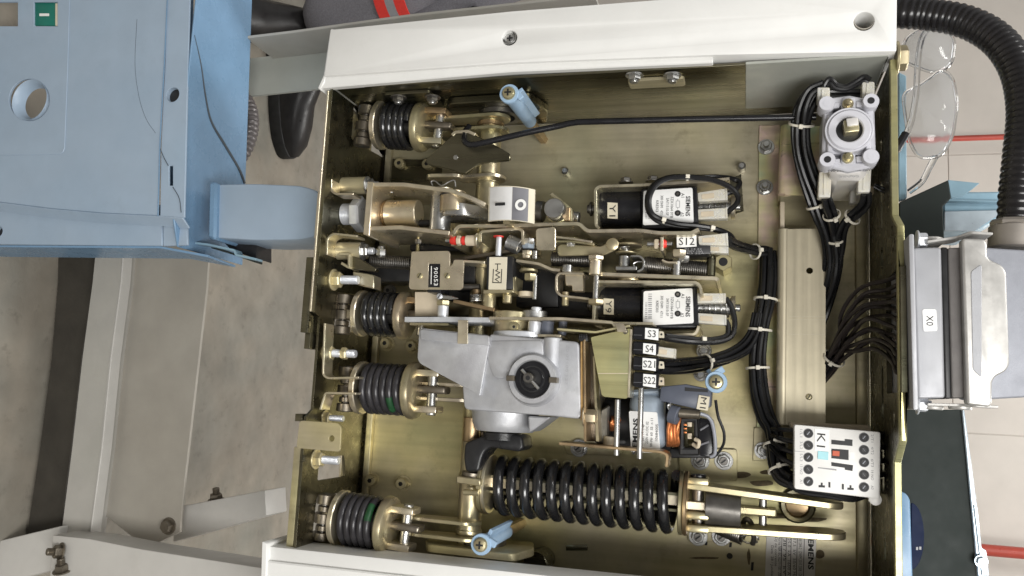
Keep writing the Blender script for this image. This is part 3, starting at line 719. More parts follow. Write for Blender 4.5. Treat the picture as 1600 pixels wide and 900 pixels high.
# ---------------------------------------------------------------- black push rod
pr = thing('push_rod', X(725, 222, 135), 'long bent black rod reaching from the bell crank to the auxiliary switch', 'rod')
part(pr, 'rod', tube(P3([(733, 197, 115), (727, 206, 122), (725, 219, 135), (735, 226, 138), (760, 222, 138), (820, 208, 135), (868, 198, 132), (895, 192, 132), (930, 190, 132), (1100, 186, 125), (1275, 183, 120)]), 3.6, 12, 8), 'black_gloss')

# ---------------------------------------------------------------- sleeved screws that carried the cover
def sleeve(lab, u, v, zt, z_s, ang):
    p = X(u, v, zt); t = thing('cover_screw', V((p.x, p.y, 0)), lab, 'screw', 'long cover screws in pale blue sleeves')
    part(t, 'pillar', cyl(V((p.x, p.y, 0)), V((p.x, p.y, z_s + 10)), 6.4, 6, 0), 'bronze')
    part(t, 'sleeve', lathe_open(V((p.x, p.y, z_s)), EZ, [(0, 6.9), (0, 8.2), (zt - z_s - 8, 8.6), (zt - z_s - 5, 11.2), (zt - z_s - 1, 11.4), (zt - z_s, 10.8), (zt - z_s, 6.9)], 32), 'blue_sleeve')
    e = V((math.cos(ang), math.sin(ang), 0)); c = V((p.x, p.y, (zt + z_s) / 2 - 5)) + e * 11
    part(t, 'rib', obox(c, e * 5, EZ.cross(e) * 2, EZ * ((zt - z_s) / 2 - 8), .6), 'blue_sleeve')
    c2 = V((p.x, p.y, zt - 4)) + V((math.cos(ang - .9), math.sin(ang - .9), 0)) * 12
    part(t, 'lip', obox(c2, e * 3.5, EZ.cross(e) * 5, EZ * 3, .8), 'blue_sleeve')
    cross_screw(t, V((p.x, p.y, zt - .5)), EZ, 7.8, 'gold', 'screw', 5)
sleeve('blue-sleeved cover screw slanting back beside the upper left spring', 795, 146, 172, 74, .7)
sleeve('blue-sleeved cover screw lying near the lower left, by the white rail', 751, 851, 172, 74, 1.1)
sleeve('blue-sleeved cover screw seen end on, right of the motor', 1119, 597, 150, 60, 2.2)
# ---------------------------------------------------------------- damper in its bracket
dm = thing('shock_absorber', X(580, 335, 60), 'threaded shock absorber with hexagon nuts held in a cream zinc bracket', 'damper')
zd = 112; yd = X(600, 334, zd).y; cx = lambda u: V((X(u, 334, zd).x, yd, zd)); kd = sc(X(600, 334, zd))
part(dm, 'bracket_side', ribbon([X(582, 288, 150), X(630, 288, 150), X(706, 298, 150), X(736, 309, 148), X(758, 320, 144)], V((0, 0, -95)), 5, .6, 2), 'cream_zinc')
part(dm, 'bracket_side', ribbon([X(576, 357, 150), X(625, 355, 150), X(702, 364, 150)], V((0, 0, -95)), 5, .6, 2), 'cream_zinc')
part(dm, 'bracket_end', face([(574, 283), (583, 284), (577, 369), (567, 366)], 152, 90, .8), 'cream_zinc')
def thr(par, nm, p, d, L, r, m, pitch=2.2):
    pr = [(0, r * .92)]; n_ = max(2, int(L / pitch))
    for i in range(n_): pr += [(L * (i + .3) / n_, r), (L * (i + .55) / n_, r), (L * (i + .9) / n_, r * .93)]
    return part(par, nm, lathe(p, d, pr + [(L, r * .9)], 30), m)
part(dm, 'plunger_head', lathe(cx(517), EX, [(0, 9), (1.5, 12.5), (3, 13.6), (16, 13.6)], 32), 'zinc_bright')
thr(dm, 'thread', cx(537), EX, 17, 13.6, 'zinc_bright', 2.0)
part(dm, 'lock_nut', hexhead(cx(556), EX, 23, 12, 6, .25), 'zinc_bright')
part(dm, 'lock_nut', hexhead(cx(584), EX, 21, 10, 6, .4), 'gold')
thr(dm, 'thread', cx(594), EX, 10, 16.5, 'bronze')
part(dm, 'cylinder', cyl(cx(606), cx(655), 16.8, 36, 1.2), 'cream_zinc')
part(dm, 'piston_rod', cyl(cx(655) - V((0, 12, 4)), cx(676) - V((0, 12, 4)), 4.5), 'black')
part(dm, 'pivot', cyl(X(690, 303, 112), X(687, 362, 112), 13, 30), 'steel')
part(dm, 'pivot_collar', cyl(X(690, 296, 118), X(690, 304, 118), 15, 30), 'cream_zinc')
rk = X(704, 330, 140)
part(dm, 'rocker', prism(V((0, X(700, 318, 135).y, 135)), EX, EZ, EY, [rnd([(rk.x - 30, -30), (rk.x - 8, 8), (rk.x + 14, 8), (rk.x + 60, -50), (rk.x + 40, -60)], 8)], 16, 1.2), 'steel')
part(dm, 'rocker_boss', cyl(X(708, 300, 132), X(707, 332, 132), 15.5, 32), 'gold')
part(dm, 'boss_ring', cyl(X(708, 304, 132), X(708, 307, 132), 16.2, 32), 'black'); part(dm, 'boss_cap', cyl(X(708, 331, 133), X(708, 337, 133), 9, 24), 'black_gloss')
for u0, u1 in ((640, 640), (678, 678)): part(dm, 'rivet', lathe(X(u0 - 28, 300, 120), -EY, [(0, 3), (1, 2.6), (1.2, 0)], 12), 'steel')
part(dm, 'clip_spring', tube(P3([(676, 290, 130), (674, 284, 130), (680, 283, 130), (690, 290, 132), (702, 284, 132), (710, 282, 132), (712, 292, 132)]), .9, 8), 'steel')

# ---------------------------------------------------------------- I / O position indicator
fg = thing('position_indicator', X(800, 348, 120), 'curved white and grey flag marked with a bar and a ring', 'indicator')
def flag_sheet(u0, u1, v0, v1, zb, n=8, full=(764, 836), t=1.2, lift=0.0):
    """slice of a sheet gently curved about the photo's vertical"""
    bm = bmesh.new(); rows = []
    for i in range(n + 1):
        u = u0 + (u1 - u0) * i / n; s = (u - full[0]) / (full[1] - full[0]) * 2 - 1; z = zb - 12 * s * s + lift
        dv = -3.5 * (1 - s * s); rows.append([X(u - (2 if 1 else 0) * 0, v0 + dv + (u - 764) * .06, z), X(u - 1.5, v1 + dv + (u - 764) * .05, z)])
    A = [[bm.verts.new(p) for p in r] for r in rows]; B = [[bm.verts.new(p - EZ * t) for p in r] for r in rows]
    for i in range(n):
        bm.faces.new([A[i][0], A[i + 1][0], A[i + 1][1], A[i][1]]).smooth = True; bm.faces.new([B[i][0], B[i][1], B[i + 1][1], B[i + 1][0]]).smooth = True
        for s in (0, 1): bm.faces.new([A[i][s], A[i + 1][s], B[i + 1][s], B[i][s]])
    for i in (0, n): bm.faces.new([A[i][0], A[i][1], B[i][1], B[i][0]])
    return bm
part(fg, 'flag', flag_sheet(764, 836, 292, 346, 152, 14, t=2.5), 'label_cream')
part(fg, 'white_field', flag_sheet(766, 800.6, 293.5, 345, 152, 8, lift=.4, t=.5), 'flag_white')
part(fg, 'grey_field', flag_sheet(801, 826, 293.5, 345, 152, 8, lift=.4, t=.5), 'flag_grey')
part(fg, 'bar_mark', face([(773.5, 317.3), (789, 316.3), (789, 320.6), (773.5, 321.6)], 153.6, .6, 0), 'ink')
c = X(813.5, 320, 153.2); part(fg, 'ring_mark', ring(c, EZ, .6, 3.4, 6.6, 30, .05), 'white_ink')
part(fg, 'arm', obox(X(800, 335, 125), EX * 4, EY * 16, EZ * 22, .6), 'gold')
# round knob
kb = thing('locking_pin', X(868, 345, 60), 'blunt round steel pin standing right of the position indicator', 'pin')
p = X(865, 325, 140); k = sc(p)
part(kb, 'pin', lathe(V((p.x, p.y, 60)), EZ, [(0, 16.5 * k), (76, 16.5 * k), (79, 16 * k), (80, 15 * k), (80, 0)], 40), 'steel')
part(kb, 'collar', lathe(V((p.x, p.y, 60)), EZ, [(0, 19 * k), (60, 19 * k), (61, 17 * k)], 36), 'gold')
part(kb, 'arm', face([(858, 304), (863, 300), (893, 325), (894, 345), (882, 348), (884, 330)], 118, 8, .8), 'plate')
part(kb, 'spacer', obox(X(889, 338, 110), EX * 3.5, EY * 8, EZ * 12, .8), 'bronze')
part(kb, 'guide', cyl(X(838, 330, 100), X(850, 331, 100), 13, 24), 'steel_dark')
part(kb, 'spacer_ring', cyl(X(893, 340, 96), X(905, 341, 96), 8, 20), 'steel')

# ---------------------------------------------------------------- latch frame: standing sheets with pins
lf = thing('latch_frame', X(900, 430, 0), 'cream zinc latch frame with pins, levers and small springs in the centre', 'latch frame')
part(lf, 'sheet', shelf([(707, 384), (708, 364), (716, 353), (770, 353), (905, 349), (917, 361), (1000, 360), (1030, 364), (1080, 364), (1086, 361), (1092, 358)], 128, 18, 4.2, 5), 'cream_zinc')
part(lf, 'sheet', shelf([(750, 378), (750, 362), (810, 357), (816, 360), (817, 382)], 126, 40, 3.4, 4), 'cream_zinc')
part(lf, 'sheet', shelf([(935, 428), (1119, 435), (1122, 438)], 124, 10, 4.4, 2), 'cream_zinc')
part(lf, 'sheet', shelf([(632, 499), (700, 499), (765, 500)], 140, 40, 6, 0), 'zinc_bright')
part(lf, 'sheet', shelf([(640, 506), (700, 507)], 134, 50, 3, 0), 'gold')
part(lf, 'sheet', shelf([(764, 497), (880, 498), (958, 504), (962, 514), (968, 517)], 142, 50, 3.4, 3), 'cream_zinc')
part(lf, 'sheet', shelf([(958, 505), (1020, 506)], 138, 70, 3.4, 2), 'cream_zinc')
part(lf, 'latch_lever', face([(870, 386), (876, 381), (940, 385), (958, 372), (966, 380), (962, 390), (945, 398), (872, 400)], 122, 5, .8, (), 3), 'gold')
p = X(957, 382, 122); part(lf, 'pivot_pin', lathe(p, EZ, [(0, 7.2), (1.6, 7.2), (2.4, 6), (2.6, 0)], 26), 'gold')
part(lf, 'latch_lever', face([(705, 404), (835, 382), (836, 388), (706, 410)], 110, 12, .6), 'roller_steel')
part(lf, 'latch_lever', ribbon([X(716, 408, 128), X(760, 410, 128)], V((0, 0, -30)), 3, .4), 'cream_zinc')
part(lf, 'front_plate', face([(837, 357), (868, 354), (868, 391), (838, 391)], 134, 3, .6, (), 4), 'cream_zinc')
part(lf, 'front_plate', face([(882, 424), (911, 424), (911, 455), (894, 455), (894, 446), (884, 446)], 124, 14, .8, (), 2), 'cream_zinc')
part(lf, 'cage', shelf([(912, 428), (874, 427), (869, 432), (869, 455), (876, 462), (920, 467)], 128, 96, 2.6, 4), 'cream_zinc')
# pins with nuts across the frame (u, v0, v1, r mm, height, material)
for u, v0, v1, r, z, m in ((931, 404, 430, 7.2, 128, 'cream_zinc'), (932, 430, 470, 3.2, 128, 'steel'), (887, 414, 426, 6, 126, 'steel'), (884, 456, 478, 4, 118, 'gold'),
                           (823, 396, 404, 5.4, 118, 'cream_zinc'), (836, 392, 405, 3.2, 118, 'steel'), (837, 430, 468, 2.6, 122, 'steel'), (780, 368, 400, 3.4, 132, 'zinc_bright'),
                           (1058, 408, 432, 4.4, 118, 'steel'), (976, 400, 418, 6.5, 112, 'steel'), (745, 452, 472, 5.4, 112, 'bronze'), (765, 456, 482, 8, 118, 'gold'),
                           (693, 472, 500, 6.4, 128, 'zinc_bright'), (793, 460, 474, 5.5, 122, 'gold'), (838, 480, 490, 6, 130, 'zinc_bright'),
                           (654, 366, 400, 2.2, 100, 'plate'), (596, 385, 402, 5, 112, 'steel'), (1112, 400, 432, 5, 90, 'plate_dark')):
    part(lf, 'pin', cyl(X(u, v0, z), X(u - (v1 - v0) * .05, v1, z), r, 20), m)
for u, v, r, h, z, m in ((827, 373, 6.5, 7, 118, 'steel'), (826, 378, 8, 8, 116, 'motor_blue'), (829, 428, 7.6, 8, 122, 'gold'), (824, 392, 6.5, 6, 118, 'cream_zinc'), (931, 400, 9.5, 5, 130, 'cream_zinc'), (931, 468, 9.5, 6, 130, 'gold'),
                         (892, 378, 5.4, 6, 120, 'steel'), (1061, 391, 8, 8, 122, 'cream_zinc'), (1068, 400, 6.5, 7, 112, 'steel'), (654, 374, 4.5, 6, 104, 'steel_dark'), (596, 390, 6.5, 8, 116, 'steel'), (693, 470, 8.5, 6, 130, 'gold')):
    part(lf, 'nut', hexhead(X(u, v, z), -EY, r, h), m)
for u, v, r, h, z, m in ((822, 456, 9, 6, 112, 'bone'), (978, 394, 12, 2, 112, 'gold'), (982, 382, 16, 2.5, 96, 'gold'), (985, 437, 15, 2.5, 100, 'cream_zinc'), (826, 421, 11, 3, 118, 'gold'), (894, 372, 9, 3, 112, 'gold')):
    part(lf, 'washer', lathe(X(u, v, z), -EY, [(0, r - .4), (.5, r), (h - .5, r), (h, r - .4)], 26), m)
for (pts, t, m) in (([(806, 407), (842, 412), (862, 421), (875, 422)], 3.4, 'cream_zinc'), ([(868, 370), (895, 373), (925, 378)], 2.6, 'cream_zinc'), ([(868, 377), (895, 377), (928, 382)], 2.2, 'gold'),
                    ([(708, 470), (745, 478), (772, 484)], 4.4, 'bronze'), ([(985, 400), (1000, 400), (1006, 406), (1005, 420), (996, 424)], 2.2, 'steel'), ([(962, 419), (995, 419)], 4, 'steel'),
                    ([(1034, 406), (1042, 410), (1058, 410)], 2.4, 'cream_zinc'), ([(930, 440), (1088, 441), (1094, 447), (1096, 460)], 3.2, 'cream_zinc'), ([(1034, 370), (1034, 392)], 3.2, 'cream_zinc'), ([(755, 455), (804, 455)], 4, 'gold'), ([(804, 432), (802, 455)], 3, 'gold')):
    part(lf, 'link', shelf(pts, 126, 92, t, 3), m)
# little springs
for (a_, b_, r, w, n_, z, m) in (((580, 408), (642, 411), 7.5, 1.1, 22, 92, 'steel_dark'), ((793, 378), (812, 386), 8.5, 1.2, 9, 122, 'steel'), ((862, 405), (922, 406), 8, 1.0, 22, 84, 'steel_dark'),
                              ((1008, 414), (1050, 419), 9.5, 1.1, 15, 88, 'steel_dark'), ((1064, 419), (1104, 423), 9.5, 1.1, 13, 84, 'steel_dark'), ((744, 460), (744, 471), 6.4, 1.0, 4, 122, 'steel'), ((974, 386), (975, 396), 7, .8, 5, 110, 'steel')):
    part(lf, 'small_spring', helix(X(*a_, z), X(*b_, z), r, w, n_, 6, 14), m)
part(lf, 'wire_clip', tube(P3([(992, 418, 120), (990, 412, 120), (996, 409, 120), (1004, 409, 120)]), .9, 8), 'steel')
# red-sealed adjusting screws
for (u, v, sgn, z) in ((716, 376, 1, 128), (1028, 381, -1, 118)):
    q = X(u, v, z); kx_ = V((sgn, 0, 0))
    part(lf, 'adjusting_screw', cyl(q - kx_ * 16, q + kx_ * 12, 2.8, 12), 'steel'); part(lf, 'red_seal', lathe(q - kx_ * 10, kx_, [(0, 3.5), (2, 5), (7, 5.4), (8, 3)], 12), 'red')
    part(lf, 'screw_nut', hexhead(q - kx_ * 1, kx_, 6, 5), 'bone')
    if sgn > 0:
        part(lf, 'red_seal', lathe(q + kx_ * 4, kx_, [(0, 4), (2, 5.6), (6, 5.2), (8, 3)], 12), 'red'); part(lf, 'bush', cyl(q + kx_ * 10, q + kx_ * 24, 6.5, 20), 'bone'); part(lf, 'bush_rim', cyl(q + kx_ * 23, q + kx_ * 26, 9, 20), 'cream_zinc')
c = X(779, 369, 133); part(lf, 'red_washer', ring(c, -EY, 1.4, 3.4, 6.2, 20, .2), 'red')
# rounded hooks and dark parts that fill the frame behind
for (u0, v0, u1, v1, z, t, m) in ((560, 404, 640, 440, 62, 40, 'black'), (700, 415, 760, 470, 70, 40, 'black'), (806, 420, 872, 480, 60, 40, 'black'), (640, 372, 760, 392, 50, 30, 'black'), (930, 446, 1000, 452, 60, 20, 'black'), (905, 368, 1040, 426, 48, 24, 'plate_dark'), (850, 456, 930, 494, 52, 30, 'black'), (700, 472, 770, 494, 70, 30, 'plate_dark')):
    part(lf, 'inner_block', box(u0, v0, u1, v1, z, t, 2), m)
part(lf, 'cam', lathe(X(800, 488, 120), -EY, [(0, 21), (1, 22), (10, 22), (11, 21)], 30), 'gold'); part(lf, 'cam', lathe(X(835, 486, 122), -EY, [(0, 14), (1, 15), (9, 15), (10, 14)], 26), 'steel')
part(lf, 'end_block', face([(551, 424), (573, 427), (584, 430), (584, 451), (552, 443)], 120, 22, 1), 'cream_zinc')
part(lf, 'end_hook', shelf([(530, 397), (545, 397), (545, 418), (533, 411)], 135, 108, 3, 2), 'plate'); part(lf, 'end_arm', face([(545, 398), (560, 403), (588, 420), (586, 424), (548, 420)], 128, 10, .6), 'plate_dark')
part(lf, 'tab', face([(648, 456), (686, 456), (684, 494), (648, 494)], 118, 4, .6), 'bone')
part(lf, 'hook_plate', face([(683, 460), (705, 462), (716, 466), (704, 468), (684, 467)], 134, 4, .8), 'steel'); p = X(687, 463, 134); slot_screw(lf, p, EZ, 3.6, 'zinc_bright')
p = X(610, 455, 60); socket(lf, p, EZ, 6, 8, 'steel_dark')

# ---------------------------------------------------------------- operations counter
ct = thing('operations_counter', X(680, 450, 110), 'zinc plate with a black counter window showing white digits', 'counter')
part(ct, 'plate', face([(643, 393), (701, 392), (703, 396), (703, 417), (708, 412), (709, 406), (724, 406), (725, 410), (723, 450), (719, 453), (641, 452), (639, 448)], 140, 2.6, .6, [[(669.5, 412), (688, 412), (687, 449), (668.5, 449)]], 2.2), 'cream_zinc')
part(ct, 'plate_flange', shelf([(724, 408), (757, 410)], 137, 110, 3, 2), 'cream_zinc')
w_ = part(ct, 'counter', box(668, 411, 688.5, 457, 138.6, 30, .6), 'black_gloss')
part(w_, 'scale_line', face([(673.5, 416), (674.6, 416), (674, 444), (673, 444)], 139, .3, 0), 'white_ink')
for s, v in zip('90053', (420, 426, 432, 438, 444)): text(ct, s, 681, v, 139, 6.5, wpx=4.6, material='white_ink', name='digit')
for u, v in ((656, 431), (698.5, 431)): slot_screw(ct, X(u, v, 140), EZ, 3.6, 'gold')
part(ct, 'bearing', box(706, 415, 742, 452, 100, 30, 1), 'black'); part(ct, 'axle', cyl(X(706, 448, 112), X(750, 448, 112), 3.4), 'steel_dark')
# ---------------------------------------------------------------- spring-charge indicator
si = thing('spring_indicator', X(782, 458, 100), 'black block with a cream label showing a spring symbol', 'indicator')
part(si, 'block', box(760, 400.5, 801, 452, 134, 40, .8), 'black')
part(si, 'label', face([(764.5, 401.5), (792.5, 401.5), (790.5, 453.5), (763, 453)], 134.8, 1, .3), 'label_cream')
part(si, 'base', face([(755, 453), (802, 453), (802, 457), (755, 459)], 137, 30, .5), 'gold'); part(si, 'side_plate', box(799, 433, 803, 455, 132, 30, .5), 'gold')
def stroke(par, pts, w, z, nm='symbol_line', m='ink'):
    for (a, b) in zip(pts, pts[1:]):
        p, q = X(*a, z), X(*b, z); d = q - p; k = w * sc(p) / 2; s = EZ.cross(d).normalized() * k; e_ = d.normalized() * k
        part(par, nm, obox((p + q) / 2, d / 2 + e_, s, EZ * .12, 0), m)
zs = 135.0
stroke(si, [(771, 421), (770, 441.5), (783, 441.8), (784, 421)], 1.3, zs); stroke(si, [(774, 412.5), (782, 412.5)], 1.3, zs)
stroke(si, [(777.5, 413), (777.5, 421), (774.5, 423), (781, 426), (774.5, 429.5), (781, 433), (774, 436.5), (779, 440)], 1.2, zs)

# ---------------------------------------------------------------- gearbox
gb = thing('gearbox', X(820, 660, 40), 'grey cast aluminium gearbox with a round ring-shaped port', 'gearbox')
zg = 150
part(gb, 'body', face([(722, 530), (764, 528), (766, 522), (905, 534), (908, 655), (860, 650), (725, 640), (722, 600)], zg, 90, 5, (), 6, 4), 'cast_alu')
part(gb, 'wing', face([(655, 516), (662, 513), (764, 524), (764, 540), (750, 620), (742, 614), (656, 568), (652, 560)], zg + 4, 60, 2.2, (), 3, 2), 'cast_alu')
part(gb, 'wing_top', face([(657, 515), (680, 517), (764, 525), (765, 540), (690, 534), (657, 530)], zg + 7, 12, 1.6, (), 2, 2), 'cast_alu')
part(gb, 'raised_panel', face([(757, 533), (848, 531), (850, 560), (800, 590), (772, 592), (764, 570)], zg + 2.2, 3, 1.4, (), 6, 2), 'cast_alu')
rb0, rb1 = X(864, 528, zg - 6), X(862, 576, zg - 6); part(gb, 'ridge', cyl(rb0, rb1, 10.5, 28), 'cast_alu')
pc = X(835, 593, zg); k = sc(pc)
part(gb, 'port_boss', lathe(pc - EZ * 6, EZ, [(0, 44 * k), (6, 42.5 * k), (8, 41 * k)], 48), 'cast_alu')
part(gb, 'port_ring', lathe_open(pc, EZ, [(0, 28 * k), (0, 41 * k), (8, 39.5 * k), (11, 38 * k), (12, 37 * k), (12, 30 * k), (10, 28.5 * k)], 56), 'cast_alu')
for sg in (-1, 1): part(gb, 'ring_notch', obox(pc + EX * sg * 34 * k + EZ * 8.4, EX * 6.5 * k, EY * 4.2 * k, EZ * 5.2, .4), 'roller_steel')
part(gb, 'port_bore', lathe(pc + EZ * 8, EZ, [(-.5, 28.6 * k), (.3, 28 * k), (.3, 0)], 40), 'black')
for r_i, r_o, h in ((21, 27, 1.2), (15, 18, 2)): part(gb, 'seal_ring', ring(pc + EZ * 8.3, EZ, h, r_i * k, r_o * k, 44, .4), 'black_gloss')
part(gb, 'spindle', lathe(pc + EZ * 8.4 + V((-2, 1, 0)), EZ, [(0, 8 * k), (12, 8 * k), (13.5, 6.5 * k), (13.5, 0)], 26), 'steel_dark'); part(gb, 'spindle_centre', lathe(pc + EZ * 21.9 + V((-2, 1, 0)), EZ, [(0, 2.6), (.2, 2.5), (.2, 0)], 16), 'ink')
part(gb, 'cross_pin', cyl(pc + V((-11, 10, 15)), pc + V((9, -10, 15)), 1.8, 12), 'steel')
part(gb, 'bottom_boss', lathe(X(790, 640, 100), -EY, [(0, 40), (16, 38), (24, 34), (25, 33)], 40), 'cast_alu'); part(gb, 'web', face([(825, 650), (860, 652), (836, 670), (826, 676)], 140, 50, 1.5), 'cast_alu')
part(gb, 'top_flange', lathe(X(815, 529, 112), EY, [(0, 34), (6, 33), (7, 31)], 44), 'zinc_bright')
hub = part(gb, 'hub', lathe(X(800, 524, 115), EY, [(0, 21), (24, 21), (25, 20)], 36), 'gold'); socket(gb, X(804, 511, 137), EZ, 4.2, 1.5, 'gold', 'grub_screw')
part(gb, 'top_clip', ribbon([X(716, 500, 160), X(715, 537, 158)], V((12, 0, 0)), 2, .4), 'cream_zinc')
part(gb, 'gasket', face([(907, 534), (910, 533), (911, 657), (907, 656)], zg - 1, 84, .3), 'gasket')
part(gb, 'cover_plate', face([(911, 532), (914, 530), (916, 690), (912, 690)], zg + 2, 90, .4), 'bronze')
part(gb, 'rear_case', box(916, 536, 938, 690, 120, 90, 2), 'roller_steel')
part(gb, 'cover_plate', face([(926, 556), (929, 556), (936, 690), (931, 690)], 140, 50, .3), 'gold')
p = X(912, 650, zg - 4); bolt(gb, p, EX, 8, 12, 0, m='gold', washer=True)
part(gb, 'terminal', box(904, 524, 918, 533, 150, 14, .8), 'black')
for i in range(5): part(gb, 'fin', box(905 + i * 2.6, 522, 906.4 + i * 2.6, 527, 152, 6, .2), 'black')
for (u, z) in ((826, 130), (846, 126), (870, 122)): part(gb, 'stop_pin', cyl(X(u + 10, 502, z), X(u + 8, 524, z), 7.5 if u < 860 else 5, 22), 'zinc_bright' if u < 840 else 'motor_slate')
part(gb, 'top_strip', shelf([(840, 524), (876, 525)], 148, 100, 3, 0), 'cream_zinc')
text(gb, '20 01100 122', 886, 570, zg + .2, 4.5, wpx=62, material='conn_alu', name='cast_number')
# black hand crank seat under the gearbox
hc = thing('crank_lever', X(770, 700, 60), 'black cast lever under the gearbox, curving down to the big spring', 'lever')
part(hc, 'lever', face([(726, 692), (752, 682), (806, 679), (816, 683), (818, 700), (811, 706), (766, 699), (757, 706), (752, 718), (748, 737), (727, 737), (724, 715)], 118, 46, 3, (), 4, 3), 'black_cast')
part(hc, 'hub', lathe(X(784, 676, 100), -EY, [(0, 24), (8, 24), (9, 22)], 36), 'black_cast'); part(hc, 'socket_ring', cyl(X(738, 737, 100), X(737, 745, 100), 12, 28), 'roller_steel')
part(hc, 'seat_plate', face([(713, 744), (750, 749), (750, 760), (713, 755)], 118, 40, 1), 'gold'); part(hc, 'grease_nipple', cyl(X(724, 769, 112), X(748, 770, 112), 3.5, 14), 'gold')
# ---------------------------------------------------------------- release coils
def coil(lab, v0, dv, tagtxt, bracket, u_tag, v_tag, rest):
    """v0 = photo height of the axis"""
    t = thing('release_coil', X(1000, v0 + 30, 10), lab, 'coil', 'release solenoids'); z = 66
    y = X(968, v0, z).y; ax_ = lambda u: V((X(u, v0, z).x, y, z)); k = sc(ax_(968))
    part(t, 'winding', cyl(ax_(936), ax_(1006), 30 * k, 44, 1.5), 'black_gloss')
    part(t, 'yoke_pin', cyl(ax_(918), ax_(938), 5.5), 'steel_dark'); part(t, 'pin_washer', cyl(ax_(922), ax_(926), 9), 'steel_dark')
    part(t, 'housing', face([(1002, v0 - 31 + dv), (1089, v0 - 35 + dv), (1092, v0 + 29 + dv), (1003, v0 + 31 + dv)], 100, 66, 2, (), 2, 2), 'black_gloss')
    lb = part(t, 'label', face([(1005.5, v0 - 28 + dv), (1082, v0 - 33 + dv), (1084, v0 + 22 + dv), (1004.5, v0 + 26 + dv)], 100.5, .6, .15, (), 2.5), 'label_white')
    zl = 100.9
    text(t, 'SIEMENS', 1075, v0 - 4 + dv, zl, 7, wpx=32, bold=.02)
    text(t, 'A1', 1067, v0 - 21 + dv, zl, 5, wpx=7); text(t, 'A2', 1066, v0 + 9 + dv, zl, 5, wpx=7)
    for s, u, v, w in rest: text(t, s, u, v0 + v + dv, zl, 4.2, wpx=w)
    for i in range(13): part(t, 'bar_code', box(1013, v0 - 24 + dv + i * 3.2, 1018.5, v0 - 23 + dv + i * 3.2 + (i % 3) * .5, zl, .2, 0), 'ink_grey')
    for i in range(9): part(t, 'bar_code', box(1008, v0 - 10 + dv + i * 3.0, 1011.6, v0 - 9.2 + dv + i * 3.0 + (i % 2) * .5, zl, .2, 0), 'ink_grey')
    for v in (-23, 7):
        c = X(1059, v0 + v + dv, 100.6); part(t, 'screw_hole', lathe(c, EZ, [(0, 3.4), (.5, 3.4), (.5, 0)], 20), 'ink')
        part(t, 'hole_screw', lathe(c + EZ * .5, EZ, [(0, 1.7), (.2, 1.6), (.2, 0)], 14), 'steel_dark')
    # relay symbol
    for a_, b_ in (((1059, -15), (1059, -12)), ((1059, -2), (1059, 1)), ((1056.5, -12), (1062, -12)), ((1056.5, -2), (1062, -2)), ((1056.5, -12), (1056.5, -2)), ((1062, -12), (1062, -2))):
        p, q = X(a_[0], v0 + a_[1] + dv, zl), X(b_[0], v0 + b_[1] + dv, zl); s = EZ.cross(q - p).normalized() * .25
        part(t, 'symbol_line', obox((p + q) / 2, (q - p) / 2, s, EZ * .05, 0), 'ink_grey')
    lt = part(t, 'tag_label', face([(u_tag - 8, v_tag - 13), (u_tag + 8, v_tag - 12), (u_tag + 8, v_tag + 13), (u_tag - 8, v_tag + 12)], 66 + 30 * k + .5, .8, .2), 'label_cream')
    text(t, tagtxt, u_tag, v_tag, 66 + 30 * k + .9, 9.5, wpx=19)
    # plunger with its return spring
    part(t, 'plunger', cyl(ax_(1088), ax_(1148), 12.5 * k, 28), 'steel'); part(t, 'plunger_cap', cyl(ax_(1142), ax_(1149), 18.5 * k, 28), 'cream_zinc'); part(t, 'plunger_tip', cyl(ax_(1149), ax_(1157), 4.5), 'steel')
    part(t, 'return_spring', helix(ax_(1094), ax_(1142), 14.6 * k, 1.0, 5.5, 8, 20), 'steel')
    part(t, 'bracket', shelf(bracket, 104, 8, 3.6, 3), 'cream_zinc'); 
    return t
RT_ = [('3ZX1064 0YB', 1050, -2, 34), ('3AY1510-5F', 1043, -3, 28), ('300 OHM   47/11', 1034, -4, 34), ('KRE303', 1027, -4, 18)]
c1 = coil('black release coil tagged Y1 with white printed label, beneath the push rod', 326, 0, 'Y1', [(936, 357), (931, 352), (930, 296), (936, 291), (1000, 289), (1096, 283), (1140, 279)], 957, 329, RT_)
c2 = coil('black release coil tagged Y9 with white printed label, above the switches', 478, 5, 'Y9', [(940, 512), (927, 506), (928, 470), (932, 450), (938, 442)], 951, 479, RT_)
for u, v in ((978, 286), (1020, 284)): bolt(c1, X(u, v, 88), EY, 6.5, 5, 0, m='steel_dark')
part(c1, 'back_flange', face([(1128, 284), (1158, 272), (1162, 330), (1130, 340)], 20, 3, .4), 'plate_dark')
part(c2, 'bracket_foot', shelf([(1030, 526), (1072, 523), (1085, 523), (1090, 516), (1092, 509)], 108, 30, 3.4, 3), 'cream_zinc')
part(c2, 'inner_shell', box(930, 448, 1003, 500, 50, 44, 2), 'black')
# milky flat-pin sockets
def flat_socket(lab, pts, z, group='milky flat-pin wire sockets'):
    t = thing('wire_socket', X(*pts[0], z - 6), lab, 'connector', group); part(t, 'sleeve', face(pts, z, 13, 1.4, (), 1.5, 2), 'milky')
    a, b, c, d = [V((*q, 0)) for q in pts]; m1, m2 = (a + d) / 2, (b + c) / 2
    q = lambda s, w: tuple(((a.lerp(b, s)).lerp(d.lerp(c, s), w))[:2])
    part(t, 'crimp', face([q(.12, .25), q(.55, .25), q(.55, .75), q(.12, .75)], z + .4, .8, .2), 'bone'); part(t, 'rim', face([q(.93, 0), q(1, 0), q(1, 1), q(.93, 1)], z + .6, 13.6, .4), 'milky'); return t
flat_socket('upper milky wire socket on the Y1 coil', [(1090, 301), (1136, 294), (1137, 312), (1091, 315)], 96)
flat_socket('lower milky wire socket on the Y1 coil', [(1089, 327), (1136, 324), (1137, 341), (1090, 343)], 96)
